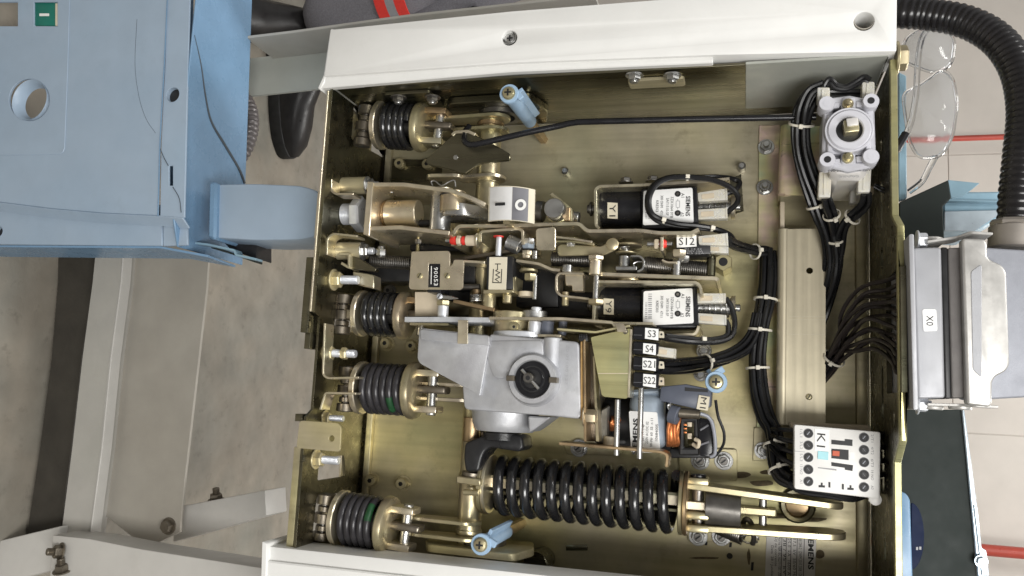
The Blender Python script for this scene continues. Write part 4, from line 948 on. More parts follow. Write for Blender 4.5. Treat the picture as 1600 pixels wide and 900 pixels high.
flat_socket('upper milky wire socket on the Y9 coil', [(1088, 458), (1134, 458), (1134, 473), (1088, 474)], 96)
flat_socket('lower milky wire socket on the Y9 coil', [(1088, 489), (1135, 492), (1135, 508), (1087, 504)], 96)
flat_socket('blank milky socket plugged in beside label S4', [(1026, 541), (1056, 545), (1055, 560), (1025, 556)], 148)
flat_socket('upper milky wire socket beside label S12', [(1091, 369), (1137, 364), (1138, 384), (1092, 382)], 118)
flat_socket('lower milky wire socket beside label S12', [(1104, 384), (1138, 382), (1138, 396), (1107, 394)], 110)
# ---------------------------------------------------------------- small switches
s12 = thing('micro_switch', X(1075, 395, 60), 'small black switch with the white label S12', 'switch')
part(s12, 'body', box(1056, 367, 1110, 397, 114, 40, 1.2), 'black'); part(s12, 'label', face([(1057, 369), (1088, 366.5), (1088.5, 385), (1057.5, 387)], 114.8, .9, .2), 'label_white'); text(s12, 'S12', 1073, 377, 115.2, 12, RT, UPY, wpx=24)
for i, s in enumerate(('01 14 22', '250V 10A', 'K5 22A')): text(s12, s, 1083 + i * 2, 389 + i * 3.4, 114.3, 2.6, RT, UPY, 'ink_grey', 26)
st_ = thing('switch_bracket', X(950, 620, 60), 'tapering golden sheet bracket beside the stack of switches', 'bracket')
part(st_, 'front_sheet', face([(923, 527), (985, 513), (987, 518), (982, 620), (978, 623), (944, 620), (940, 617)], 152, 2.6, .7, [(977, 518, 3)], 2), 'plate_olive')
part(st_, 'side_flange', shelf([(986, 514), (982, 621)], 153, 118, 2.4, 0), 'cream_zinc'); part(st_, 'top_flange', shelf([(870, 514), (930, 519), (984, 509)], 149, 90, 2.4, 1), 'plate'); part(st_, 'fold_line', face([(934, 583), (983, 583), (983, 584), (934, 584)], 152.2, .3, 0), 'bone')
part(st_, 'hook', ribbon([X(958, 505, 156), X(963, 510, 157), X(965, 519, 157)], V((10, 0, 0)), 2.4, .4), 'cream_zinc')
p = X(977, 518, 152); part(st_, 'rivet', lathe(p, EZ, [(0, 3), (1, 2.4), (1, 0)], 14), 'steel_dark')
sw = thing('switch_stack', X(1000, 605, 110), 'stack of four black limit switches labelled S3, S4, S21 and S22', 'switch')
for s, v0, v1, u0, u1 in (('S3', 509, 530, 1008, 1029), ('S4', 533, 553, 1005, 1025), ('S21', 556, 578, 1004, 1025), ('S22', 581, 604, 1005, 1025)):
    b_ = part(sw, 'switch', face([(989, v0), (1030, v0 + 2), (1028, v1 + 1.5), (988, v1)], 150, 34, 1.4), 'black_gloss')
    part(b_, 'label', face([(u0, v0 + 3), (u1, v0 + 5), (u1 - .5, v1 + 2), (u0 - .5, v1 - 1)], 150.9, .9, .2), 'label_white')
    text(b_, s, (u0 + u1) / 2, (v0 + v1) / 2 + 2, 151.3, 11, RT, UPY, wpx=len(s) * 6.2)
    part(b_, 'terminal', face([(1029, v0 + 8), (1037, v0 + 9), (1038, v1 - 2), (1029, v1 - 2)], 142, 3, .4, (), 1), 'label_cream' if s != 'S22' else 'bone'); q = X(1033.5, (v0 + v1) / 2 + 3, 142.1); part(b_, 'terminal_eye', lathe(q, EZ, [(0, 1.2), (.2, 1.2), (.2, 0)], 12), 'ink')
    part(b_, 'groove', face([(990, v1 - 7), (1003, v1 - 6.5), (1003, v1 - 6), (990, v1 - 6.5)], 150.3, .4, 0), 'flag_grey')
part(sw, 'clamp_rod', cyl(X(1002, 606, 150), X(999, 717, 150), 3.0, 16), 'steel'); part(sw, 'clamp_rod', cyl(X(965, 624, 146), X(963, 712, 146), 3.0, 16), 'steel')
mb = thing('motor_bracket', X(960, 705, 60), 'flat brassy strip bent at its end, in front of the motor', 'bracket')
part(mb, 'strip', ribbon([X(873, 693, 150), X(1032, 706, 150), X(1043, 711, 150), X(1041, 730, 150)], V((0, 0, -34)), 3.2, .5, 5), 'bronze')
# ---------------------------------------------------------------- charging motor
mo = thing('charging_motor', X(1020, 700, 10), 'blue-grey charging motor with copper windings and printed label, tagged M1', 'motor')
zm = 74; ym = X(1008, 662, zm).y; mx = lambda u: V((X(u, 662, zm).x, ym, zm)); km = sc(mx(1008))
part(mo, 'stator', cyl(mx(938), mx(1050), 40 * km, 44, 2), 'black')
part(mo, 'shell', face([(980, 612), (1036, 610), (1040, 706), (984, 702)], 122, 76, 14, (), 0, 4), 'motor_blue')
part(mo, 'shell_rim', face([(978, 610), (1032, 606), (1034, 618), (980, 620)], 118, 60, 3), 'motor_blue')
part(mo, 'label', face([(982.5, 642), (1027, 644), (1032, 708), (986, 706)], 122.6, .8, .2, (), 2), 'label_white')
text(mo, 'SIEMENS', 992.5, 682, 123, 8, DN * -1 + V((0, 0, 0)), UPX * -1, wpx=56, bold=.03)
for s, u, w in (('3AY1711-4F', 1005, 26), ('220V AC/DC 02', 1011, 34), ('W-Nr 60  S5  n 11', 1018, 44), ('10684005', 1026, 26)): text(mo, s, u, 676, 123, 4, -DN, -UPX, wpx=w)
part(mo, 'end_frame', face([(938, 640), (952, 632), (950, 694), (930, 694)], 118, 60, 2), 'steel_dark'); part(mo, 'pole_piece', box(950, 636, 978, 694, 96, 60, 2), 'black')
def winding(u0, u1, v0, v1, z):
    for i in range(7):
        u = u0 + (u1 - u0) * i / 6; part(mo, 'copper_strand', tube(P3([(u + 2 * math.sin(i), v0, z - 14), (u + 2, v0 + 6, z - 2 + 2 * math.cos(i * 2)), (u + 3 * math.sin(i * 3), (v0 + v1) / 2, z + 2), (u, v1 - 6, z - 2), (u - 1, v1, z - 14)]), 1.8, 8, 5), 'copper')
winding(955, 966, 650, 673, 112); winding(1044, 1060, 648, 696, 116)
part(mo, 'fibre_sleeve', cyl(X(1047, 646, 128), X(1060, 650, 130), 10, 20), 'motor_slate'); part(mo, 'insulator', cyl(X(1060, 645, 128), X(1094, 647, 128), 5.5, 18), 'roller_steel')
part(mo, 'lead_wire', tube(P3([(1046, 640, 130), (1044, 634, 130), (1047, 632, 130), (1049, 645, 130), (1050, 660, 126)]), 1.3, 8), 'steel')
part(mo, 'lead_wire', tube(P3([(1094, 646, 128), (1106, 651, 126), (1113, 662, 122), (1117, 685, 118), (1117, 708, 114), (1110, 714, 112)]), 2.0, 10), 'conn_back')
part(mo, 'lead_wire', tube(P3([(1118, 625, 100), (1122, 650, 100), (1131, 675, 96), (1130, 695, 92), (1118, 712, 90), (1108, 715, 90)]), 1.6, 8), 'wire_black')
part(mo, 'brush_frame', face([(1062, 652), (1092, 652), (1094, 712), (1060, 712)], 108, 70, 2, [[(1068, 660), (1084, 660), (1084, 700), (1068, 700)]]), 'black')
part(mo, 'brush_cover', face([(1090, 652), (1112, 656), (1118, 700), (1114, 716), (1092, 712)], 110, 70, 4, (), 3, 2), 'black_gloss')
part(mo, 'bottom_case', box(1046, 700, 1116, 716, 84, 60, 3), 'black')
for v in (658, 677): part(mo, 'brush_clip', box(1074, v, 1081, v + 9, 106, 8, .8), 'bone')
for v in (662, 668, 674): part(mo, 'commutator_bar', box(1068, v, 1073, v + 3, 104, 6, .4), 'copper')
part(mo, 'brush_lead', tube(P3([(1083, 694, 108), (1090, 698, 112), (1092, 690, 114), (1086, 686, 112)]), 2.2, 8), 'bone')
for a_, b_ in (((1094, 672), (1107, 664)), ((1094, 695), (1108, 690))): part(mo, 'cover_rib', cyl(X(*a_, 111), X(*b_, 111), 1.2, 8), 'flag_grey')
tb_ = part(mo, 'terminal_box', face([(1032, 604), (1072, 600), (1112, 608), (1110, 636), (1092, 640), (1030, 626)], 134, 40, 2, (), 0, 2), 'motor_slate')
part(tb_, 'slot', face([(1070, 605), (1106, 609), (1106, 613), (1070, 611)], 134.4, .5, 0), 'ink')
part(tb_, 'tag_label', face([(1092, 617), (1109, 620), (1106, 642), (1088, 639)], 135.4, 1, .2), 'label_cream'); text(tb_, 'M1', 1099, 629.5, 135.8, 9, V((-.1, -1, 0)), V((1, -.1, 0)), wpx=17)
part(mo, 'foot', face([(928, 690), (936, 640), (944, 640), (946, 696)], 110, 30, 1), 'steel_dark'); part(mo, 'foot_screw', cyl(X(952, 682, 118), X(950, 700, 118), 6, 16), 'bone')

# ---------------------------------------------------------------- duct covers on the right
dc = thing('duct_cover', X(1255, 660, 0), 'tall cream zinc cover channel with two round holes', 'cover')
part(dc, 'cover', face([(1226, 358), (1287, 357), (1290, 360), (1290, 664), (1222, 664)], 52, 2.6, 1.2, [(1265, 423, 5), (1264, 620, 5)], 2), 'duct_zinc')
part(dc, 'rolled_edge', cyl(X(1225, 358, 46), X(1222, 664, 46), 7, 24), 'duct_zinc'); part(dc, 'side_web', shelf([(1219, 360), (1216, 664)], 46, 2, 2.6, 0), 'plate')
for v in (494, 499, 522, 655): part(dc, 'fold_line', face([(1232, v), (1288, v), (1288, v + .7), (1232, v + .7)], 52.25, .2, 0), 'label_cream')
p = X(1264, 620, 48); slot_screw(dc, p, EZ, 3.6, 'plate')
mbk = thing('switch_mount', X(1250, 305, 0), 'short golden bracket with a rounded edge behind the auxiliary switch', 'bracket')
part(mbk, 'sheet', face([(1230, 197), (1296, 196), (1300, 305), (1226, 305)], 66, 2.6, .8), 'plate_irid'); part(mbk, 'rolled_edge', cyl(X(1231, 197, 58), X(1226, 305, 58), 8, 26), 'plate_irid')
part(mbk, 'side_web', shelf([(1222, 198), (1219, 305)], 56, 2, 2.6, 0), 'plate'); part(mbk, 'lower_sheet', face([(1296, 290), (1366, 290), (1366, 304), (1297, 306)], 70, 3, .5), 'gold')
part(mbk, 'post', box(1219, 315, 1226, 360, 40, 38, .8), 'bone')

# ---------------------------------------------------------------- contactor K1
kk = thing('contactor', X(1300, 765, 40), 'white contactor labelled K1 with ten screw terminals', 'contactor')
zk = 128
part(kk, 'front', face([(1241, 663), (1376, 675), (1375, 780), (1241, 764)], zk, 24, 1.6, (), 2.5, 2), 'white_plastic')
part(kk, 'base', face([(1243, 666), (1374, 677), (1373, 778), (1243, 762)], zk - 24, 64, 2), 'black'); part(kk, 'rail_foot', face([(1235, 660), (1360, 665), (1362, 676), (1236, 670)], 92, 40, 1), 'bone')
part(kk, 'lug', lathe(X(1366, 779, 118), EZ, [(0, 6), (8, 6), (9, 4), (9, 0)], 20), 'white_plastic')
for i in range(5):
    for u, v in ((1263, 677 + i * 18.8), (1350, 683.5 + i * 19.4)):
        c = X(u, v, zk); rg = part(kk, 'terminal', ring(c - EZ * .2, EZ, .5, 4.6, 5.0, 26, .05), 'ink_grey'); part(rg, 'hole', lathe(c, EZ, [(0, 4.7), (.3, 4.6), (.3, 0)], 26), 'ink')
        part(rg, 'screw', lathe(c + EZ * .3, EZ, [(0, 3.0), (.5, 2.6), (.5, 0)], 18), 'black'); part(rg, 'screw_slot', obox(c + EZ * .85, V((1.2, 1.6 * (-1) ** i, 0)), V((.3, -.25, 0)), EZ * .06, 0), 'conn_back')
part(kk, 'tag_field', face([(1273, 669), (1296, 671), (1295, 706), (1272.5, 704)], zk + .4, .5, .1), 'label_white'); text(kk, 'K1', 1283, 688, zk + .7, 12, V((-.02, -1, 0)), V((1, -.05, 0)), wpx=21)
part(kk, 'cyan_tab', face([(1278, 704.5), (1294.5, 706), (1294, 719), (1277.5, 717)], zk + 1, 1.2, .3), 'cyan')
mk = lambda nm, pts, m: mark(kk, nm, pts, zk, m)
mk('slot_mark', [(1299, 687), (1320, 689), (1320, 686), (1332, 687), (1332, 697), (1299, 694)], 'ink'); mk('slot_mark', [(1299, 722), (1333, 727), (1332, 736), (1320, 734), (1320, 731), (1299, 728)], 'ink')
mk('window', [(1299, 701), (1326, 703), (1326, 719), (1299, 716)], 'ink'); part(kk, 'orange_slide', face([(1301, 704), (1312, 705), (1311.5, 713), (1300.5, 712)], zk + .9, .8, .2), 'orange'); mk('cap', [(1328, 706), (1335, 707), (1335, 717), (1328, 716)], 'label_white')
mk('slot_mark', [(1278, 730), (1307, 733), (1307, 735.5), (1278, 731.5)], 'ink_grey')
for u, v in ((1284, 758), (1329, 762)): mk('slot_mark', [(u - 5, v), (u - 1.5, v), (u - 1.5, v - 4), (u + 1.5, v - 3.6), (u + 1.5, v + .4), (u + 5, v + .6), (u + 5, v + 4), (u - 5, v + 3.4)], 'ink')
for u, v in ((1296, 757), (1317, 760)): mk('slot_mark', [(u - 1.6, v - 4), (u + 1.6, v - 3.6), (u + 1.6, v + 5), (u - 1.6, v + 4.6)], 'ink')
for i, (a_, b_) in enumerate((('1/L1', '2/T1'), ('3/L2', '4/T2'), ('5/L3', '6/T3'), ('13 NO', '14 NO'), ('A1', 'A2'))):
    text(kk, a_, 1252, 677 + i * 18.8, zk + .2, 4, material='ink_grey', wpx=3 * len(a_)); text(kk, b_, 1363, 685 + i * 19.2, zk + .2, 4, material='ink_grey', wpx=3 * len(b_))
mk('rule', [(1242, 704.5), (1258, 706), (1258, 706.6), (1242, 705.2)], 'ink_grey')

# ---------------------------------------------------------------- auxiliary switch, upper right
au = thing('auxiliary_switch', X(1325, 270, 40), 'light grey auxiliary switch with a ring and square shaft, upper right', 'switch')
za = 166
part(au, 'body', face([(1290, 160), (1364, 160), (1366, 262), (1290, 260)], za - 22, 100, 3), 'switch_grey')
part(au, 'cam_box', face([(1294, 255), (1358, 258), (1352, 280), (1300, 280)], za - 18, 100, 6), 'label_silver')
part(au, 'frame', face([(1287, 158), (1302, 152), (1328, 149), (1350, 153), (1366, 158), (1369, 250), (1360, 262), (1325, 268), (1290, 260), (1284, 248)], za - 10, 14, 1.5,
     [[(1300, 170), (1310, 165), (1340, 165), (1352, 172), (1354, 176), (1300, 176)], [(1300, 240), (1352, 242), (1346, 254), (1304, 252)]]), 'switch_grey')
for u, v in ((1292, 161), (1361, 157), (1293, 249), (1361, 244)):
    c = X(u, v, za); h = (u > 1300) ^ (v > 200)
    o = part(au, 'corner_post', lathe(c - EZ * 22, EZ, [(0, 8.2), (20, 8.2), (22, 7.4), (22, 0)], 30), 'switch_grey'); part(o, 'post_bore' if h else 'post_rim', lathe(c + EZ * .05, EZ, [(0, 3.6), (.15, 3.5), (.15, 0)], 20), 'ink' if h else 'switch_grey')
    part(au, 'rib', obox(c + V((6 if u < 1300 else -6, 0, -14)), EX * 7, EY * 3, EZ * 6, .8), 'switch_grey')
for v in (162, 246):
    c = X(1325, v, za - 4); part(au, 'yoke', face([(1315, v - 11 if v < 200 else v - 10), (1336, v - 11 if v < 200 else v - 10), (1338, v + 12), (1314, v + 12)], za - 8, 10, 2, (), 4), 'switch_grey')
    part(au, 'stud_nut', lathe(c - EZ * 4, EZ, [(0, 5.6), (4, 5.6), (4, 3.4), (11, 3.2), (12.5, 1.5), (12.5, 0)], 18), 'gold')
rc = X(1327, 203, za)
part(au, 'cam_ring', lathe_open(rc - EZ * 10, EZ, [(0, 12), (0, 21.5), (10, 21.5), (12, 20), (12, 14.2), (11, 13)], 48), 'switch_grey'); part(au, 'cam_rim', ring(rc - EZ * 8, EZ, 8.5, 21.7, 23.6, 48), 'switch_grey'); part(au, 'cam_well', lathe(rc - EZ * 3, EZ, [(0, 13.4), (.4, 13.2), (.4, 0)], 36), 'black')
part(au, 'square_shaft', obox(rc + V((1, 1, 2)), V((7, .6, 0)), V((-.6, 6.5, 0)), EZ * 9, 1.2, 2), 'gold'); part(au, 'shaft_tip', obox(rc + V((1.5, 4, 12)), V((5.4, .5, 0)), V((-.5, 4, 0)), EZ * 2.2, .8, 2), 'label_silver')
for u in (1297, 1357): part(au, 'side_rail', face([(u - 4, 180), (u + 4, 180), (u + 4, 238), (u - 4, 238)], za - 4, 12, 1.2), 'switch_grey')
text(au, '1NO 2NC 3NO 10A 250V', 1327, 266, za - 12, 4, RT, UPY, 'ink', 62); text(au, '3SV92', 1327, 276, za - 17, 3, RT, UPY, 'ink_grey', 30)
for u, v0, v1, z in ((1290, 268, 308, 130), (1352, 262, 300, 140), (1340, 268, 318, 100), (1287, 136, 158, 152), (1357, 127, 155, 152)):
    lo = 'lower' if v0 > 200 else 'upper'; nm = {1290: 'milky socket hanging under the left end of the auxiliary switch', 1352: 'milky socket hanging under the right end of the auxiliary switch', 1340: 'milky socket half hidden behind its neighbour under the auxiliary switch', 1287: 'milky socket above the left corner of the auxiliary switch', 1357: 'milky socket above the right corner of the auxiliary switch'}[u]
    o = thing('wire_socket', X(u, v1, z), nm, 'connector', 'milky flat-pin wire sockets'); w = 10
    part(o, 'sleeve', face([(u - w, v0), (u + w, v0), (u + w - (2 if v0 > 200 else 0), v1), (u - w - (2 if v0 > 200 else 0), v1)], z, 16, 1.6, (), 2, 2), 'milky'); part(o, 'rib', face([(u - 3, v0 + 3), (u, v0 + 3), (u - 1, v1 - 3), (u - 4, v1 - 3)], z + 1, 2, .4), 'milky')
# ---------------------------------------------------------------- wiring
bundle('wire_harness', 'thick bundle of black wires running along the inner strip past the contactor', [(1200, 392, 40), (1200, 430, 46), (1196, 470, 48), (1188, 510, 48), (1183, 560, 46), (1186, 610, 46), (1196, 650, 48), (1206, 668, 52), (1211, 690, 58), (1214, 720, 66), (1222, 742, 72), (1240, 752, 80)], 8, 3.1, 10, ties=((1, .95), (3, .1), (4, .3), (8, .2), (9, .6)))
bundle('wire_harness', 'black wires curving from the switch stack into the main harness', [(1028, 572, 136), (1050, 573, 118), (1085, 570, 90), (1110, 565, 72), (1140, 556, 60), (1165, 542, 52), (1180, 520, 50), (1186, 490, 50)], 6, 2.9, 7, ties=((2, .7),))
bundle('wire_harness', 'outer black wire looping back from the Y9 coil to label S3', [(1134, 466, 92), (1144, 480, 92), (1148, 505, 92), (1142, 525, 96), (1120, 535, 104), (1080, 535, 116), (1050, 530, 130), (1032, 526, 140)], 1, 3.0, 0)
bundle('wire_harness', 'inner black wire looping under the Y9 coil', [(1134, 500, 92), (1139, 512, 92), (1134, 525, 96), (1110, 530, 104), (1080, 530, 114), (1040, 526, 132)], 1, 3.0, 0, ties=((3, .4),))
bundle('wire_harness', 'big loop of black wire round the white label of the Y1 coil', [(1136, 332, 92), (1150, 318, 98), (1153, 306, 104), (1140, 291, 108), (1110, 281, 112), (1070, 277, 116), (1040, 279, 118), (1022, 292, 118), (1015, 312, 118), (1018, 332, 118), (1032, 343, 116), (1060, 350, 114), (1090, 352, 110), (1118, 358, 104), (1140, 368, 92), (1150, 382, 80)], 1, 3.1, 0, ties=((10, .2), (12, .8)))
bundle('wire_harness', 'outer black wire from the Y1 coil to the main harness', [(1134, 303, 90), (1148, 296, 88), (1156, 286, 84), (1146, 279, 84), (1120, 277, 100), (1085, 278, 112), (1050, 276, 114), (1024, 286, 113), (1013, 306, 113), (1014, 330, 113), (1030, 347, 111), (1060, 353, 108), (1092, 355, 104), (1120, 360, 98), (1138, 370, 86), (1146, 386, 74)], 1, 3.1, 0, ties=((5, .3),))
bundle('wire_harness', 'black wires from label S12 to the main harness', [(1137, 378, 106), (1147, 384, 92), (1158, 388, 76), (1178, 393, 58), (1196, 394, 46), (1202, 398, 44)], 5, 2.7, 6, ties=((3, .1),))
bundle('wire_harness', 'thick black wires hanging past the auxiliary switch to the duct cover', [(1290, 136, 140), (1270, 146, 136), (1256, 170, 130), (1251, 200, 120), (1253, 235, 112), (1262, 270, 104), (1274, 305, 96), (1284, 335, 88), (1296, 365, 76), (1302, 400, 62), (1299, 430, 52), (1293, 455, 40), (1284, 480, 30), (1272, 510, 24)], 7, 3.1, 10, ties=((2, .8), (6, .5)))
bundle('wire_harness', 'black wires leaving the left lower socket of the auxiliary switch', [(1290, 306, 122), (1294, 320, 112), (1300, 338, 100), (1304, 360, 84), (1307, 395, 64), (1303, 425, 54), (1296, 452, 40), (1286, 478, 28), (1272, 505, 22)], 4, 3.0, 6, ties=((1, .9), (3, .4)))
bundle('wire_harness', 'black wires leaving the right lower socket of the auxiliary switch', [(1354, 300, 132), (1353, 316, 122), (1340, 332, 108), (1326, 344, 98), (1317, 360, 86), (1312, 385, 70), (1306, 420, 58), (1299, 450, 42), (1288, 476, 30), (1272, 500, 24)], 4, 3.0, 6, ties=((2, .6),))
bundle('wire_harness', 'two black wires bridging the upper sockets of the auxiliary switch', [(1288, 138, 146), (1296, 127, 150), (1306, 136, 148), (1322, 138, 146), (1338, 130, 148), (1350, 124, 150), (1358, 128, 150)], 2, 2.6, 3)
bundle('wire_harness', 'black wires behind the posts of the auxiliary switch', [(1260, 165, 128), (1282, 150, 132), (1310, 148, 132), (1340, 147, 134), (1360, 150, 138)], 3, 2.8, 5)
bundle('wire_harness', 'thin wire crossing from the auxiliary switch to the upper plate', [(1366, 290, 120), (1378, 296, 118), (1392, 302, 120)], 2, 1.6, 2)
for i in range(4):
    bundle('terminal_wire', ['topmost', 'second', 'third', 'lowest'][i] + ' of four black wires entering the left side of the contactor', [(1206, 670 + i * 10, 70), (1222, 670 + i * 15, 86), (1243, 673 + i * 18, 94)], 1, 2.6, 0, 'wire', group='wires into the left side of the contactor')
    bundle('terminal_wire', ['topmost', 'second', 'third', 'lowest'][i] + ' of four black wire loops on the right side of the contactor', [(1372, 678 + i * 22, 100), (1384, 678 + i * 21, 94), (1390, 690 + i * 20, 84), (1386, 702 + i * 19, 72), (1376, 712 + i * 18, 60)], 1, 2.9, 0, 'wire', m='wire_black', group='wire loops on the right side of the contactor')
bundle('wire_harness', 'black wires under the lower edge of the contactor', [(1224, 745, 74), (1250, 764, 78), (1290, 772, 78), (1330, 779, 76), (1352, 772, 72)], 3, 2.8, 4)
# fan of wires into the connector
fan = thing('wire_fan', X(1292, 570, 60), 'fan of black wires spreading from one cable tie into the connector', 'wires')
N = 12
for i in range(N):
    f = i / (N - 1); v1 = 428 + f * 150; side = .5 - f
    off = V((math.cos(i * 2.4), math.sin(i * 2.4), 0)) * 8
    a = X(1266, 604, 18) + off * .8; b = X(1302, 562, 46) + off * .9
    jit = lambda s: 3.5 * math.sin(i * s)
    p1 = X(1313 + 20 * f + jit(1.3), 496 + 56 * f + jit(2.1), 76 + 6 * math.sin(i * 1.9)); p2 = X(1342 + 26 * f + jit(1.7), 452 + 92 * f + jit(2.9), 108 + 9 * math.sin(i * 2.3)); p3 = X(1386 + 6 * f, 438 + 127 * f + jit(1.1), 138 + 6 * math.cos(i * 2.2)); e_ = X(1412, v1 + 4, 158 + 7 * (i % 2))
    part(fan, 'wire', tube([a, b, p1, p2, p3, e_ - EX * 6, e_], 2.3, 8, 7), 'wire_brown')
tie(fan, X(1303, 560, 49), X(1310, 548, 76) - X(1290, 575, 60), 12.5)
bundle('wire_harness', 'short run of black wires between duct cover and wire fan', [(1262, 610, 20), (1276, 594, 24), (1292, 574, 36), (1303, 558, 48)], 7, 2.8, 10)
# screw-down tie mounts on the back plate
for u, v, w in ((1196, 438, 'upper'), (1183, 488, 'middle'), (1190, 576, 'lower')):
    pass

# ---------------------------------------------------------------- industrial connector and its hose
cn = thing('connector_hood', V((XR + 6, X(1450, 500, 150).y, 100)), 'large grey industrial connector hood labelled X0, clamped to the upper plate', 'connector')
zc_ = 205
part(cn, 'contact_strip', face([(1406, 424), (1418, 424), (1420, 600), (1408, 600)], 196, 22, 1), 'terminal_brown')
for i in range(13): part(cn, 'contact_slot', lathe(X(1413, 430 + i * 12.8, 196.2), EZ, [(0, 2.4), (.2, 2.4), (.2, 0)], 10), 'ink')
part(cn, 'strip_foot', face([(1409, 592), (1421, 592), (1421, 612), (1409, 612)], 200, 26, 1), 'black')
part(cn, 'flange', face([(1420, 366), (1428, 365), (1435, 640), (1427, 641)], 222, 130, 2.5, (), 2, 2), 'conn_alu')
part(cn, 'housing', face([(1427, 387), (1471, 386), (1477, 622), (1434, 623)], zc_, 110, 7, (), 3, 4), 'conn_alu')
part(cn, 'seal', face([(1470, 386), (1481, 386), (1487, 623), (1476, 623)], zc_ - 2, 106, 5, (), 2, 3), 'black')
part(cn, 'hood_lower', face([(1481, 387), (1508, 386), (1514, 622), (1487, 622)], zc_ - 1, 108, 5, (), 2, 3), 'conn_grey')
part(cn, 'hood_back', face([(1535, 386), (1760, 400), (1760, 612), (1545, 624), (1510, 600), (1505, 400)], zc_ - 6, 104, 8, (), 3, 4), 'conn_back')
lv = part(cn, 'locking_lever', face([(1503, 372), (1538, 373), (1543, 380), (1543, 400), (1548, 406), (1566, 414), (1573, 424), (1578, 570), (1572, 580), (1556, 588), (1551, 596), (1550, 632), (1545, 636), (1511, 632)], zc_ + 9, 14, 3, (), 3, 3), 'lever_steel')
part(lv, 'lever_field', face([(1517, 424), (1534, 412), (1534, 590), (1520, 578)], zc_ + 9.6, .8, .4, (), 3), 'conn_alu'); part(lv, 'lever_field', face([(1536, 412), (1562, 424), (1570, 432), (1574, 566), (1560, 580), (1540, 590)], zc_ + 8.8, 1, .4, (), 4), 'conn_alu')
part(lv, 'lever_arm', ribbon([X(1441, 385, zc_ - 30), X(1488, 378, zc_ - 30), X(1506, 371, zc_ - 20), X(1540, 373, zc_ - 20)], V((0, 0, 24)), 2.6, .4, 3), 'lever_steel'); part(lv, 'lever_arm', ribbon([X(1441, 632, zc_ - 30), X(1490, 633, zc_ - 30), X(1512, 634, zc_ - 20), X(1548, 636, zc_ - 20)], V((0, 0, 24)), 2.6, .4, 3), 'lever_steel')
for v, s in ((376, 1), (631, -1)):
    b_ = V((X(1432, v, zc_ - 20).x, X(1432, v, zc_ - 20).y, zc_ - 20)); bolt(cn, b_, EX, 7.5, 8, 4, 4, m='zinc_bright')
    for u in (1456, 1500):
        if v > 500 or u < 1480: part(cn, 'pivot_button', cyl(X(u, v + (3 if v > 500 else 3), zc_ - 22) , X(u, v + (9 if v > 500 else -4), zc_ - 22), 10, 22), 'lever_steel')
part(cn, 'label', face([(1441, 483), (1463, 483), (1465, 517), (1443, 518)], zc_ + .7, .8, .2, (), 2), 'label_white'); text(cn, 'X0', 1453, 501, zc_ + 1, 10, V((-.02, -1, 0)), UPX, wpx=16)
part(cn, 'gland', cyl(X(1586, 392, 150), X(1588, 354, 150), 24, 36, 2), 'gland'); part(cn, 'gland_nut', lathe(X(1588, 360, 150), X(1589, 344, 150) - X(1588, 360, 150), [(0, 23), (6, 24), (9, 22)], 8), 'gland')
hose = thing('conduit_hose', X(1580, 350, 150), 'thick black corrugated conduit curving up from the connector and over the rail', 'hose')
HP = P3([(1588, 352, 150), (1590, 310, 150), (1597, 240, 145), (1602, 170, 136), (1590, 108, 124), (1558, 62, 110), (1508, 34, 96), (1450, 23, 84), (1400, 20, 76), (1330, 18, 50), (1250, 16, 0), (1150, -10, -120)]) + [V((60, 560, -420)), V((-350, 720, -640)), V((FLOOR_X + 22, 900, -800)), V((FLOOR_X + 22, 1500, -900))]
sp_ = spline(HP, 16)
# resample evenly and corrugate
L = [0]
for a, b in zip(sp_, sp_[1:]): L.append(L[-1] + (b - a).length)
M_ = int(L[-1] / 1.4); rs = []; j = 0
for i in range(M_):
    s = L[-1] * i / (M_ - 1)
    while j < len(L) - 2 and L[j + 1] < s: j += 1
    f = (s - L[j]) / max(1e-6, L[j + 1] - L[j]); rs.append(sp_[j].lerp(sp_[j + 1], f))
part(hose, 'conduit', tube(rs, 17.5, 28, 0, rf=lambda i, n: (1.0, 1.0, .955, .93, .955)[i % 5]), 'conduit')

# ---------------------------------------------------------------- safety glasses hung on the edge
gl = thing('safety_glasses', X(1445, 160, 60), 'clear plastic safety glasses hanging beside the upper plate', 'glasses')
def lens(pts, zf, bulge):
    """thin bowed shell with the outline pts"""
    c2 = V((sum(p[0] for p in pts) / len(pts), sum(p[1] for p in pts) / len(pts))); bm = bmesh.new(); o = rnd(pts, 14, 4); F_, B_ = [], []
    for s in (1, .7, .4): 
        z = zf + bulge * (1 - s * s); F_.append([bm.verts.new(X(c2.x + (u - c2.x) * s, c2.y + (v - c2.y) * s, z)) for u, v in o]); B_.append([bm.verts.new(X(c2.x + (u - c2.x) * s, c2.y + (v - c2.y) * s, z - 2)) for u, v in o])
    n = len(o)
    for T_ in (F_, B_):
        for A, B in zip(T_, T_[1:]):
            for i in range(n): bm.faces.new([A[i], A[(i + 1) % n], B[(i + 1) % n], B[i]]).smooth = True
        bm.faces.new(T_[-1]).smooth = True
    for i in range(n): bm.faces.new([F_[0][i], F_[0][(i + 1) % n], B_[0][(i + 1) % n], B_[0][i]])
    return bm
part(gl, 'lens', lens([(1412, 62), (1440, 42), (1475, 44), (1492, 62), (1488, 100), (1462, 115), (1430, 104), (1412, 95)], 40, 16), 'clear_lens')
part(gl, 'lens', lens([(1410, 145), (1440, 132), (1470, 108), (1488, 120), (1496, 160), (1488, 215), (1470, 245), (1436, 248), (1420, 220)], 50, 18), 'clear_lens')
def rim(pts, z, r=2.0):
    o = rnd(pts, 14, 4); return tube([X(u, v, z) for u, v in o + o[:1]], r, 8, 2)
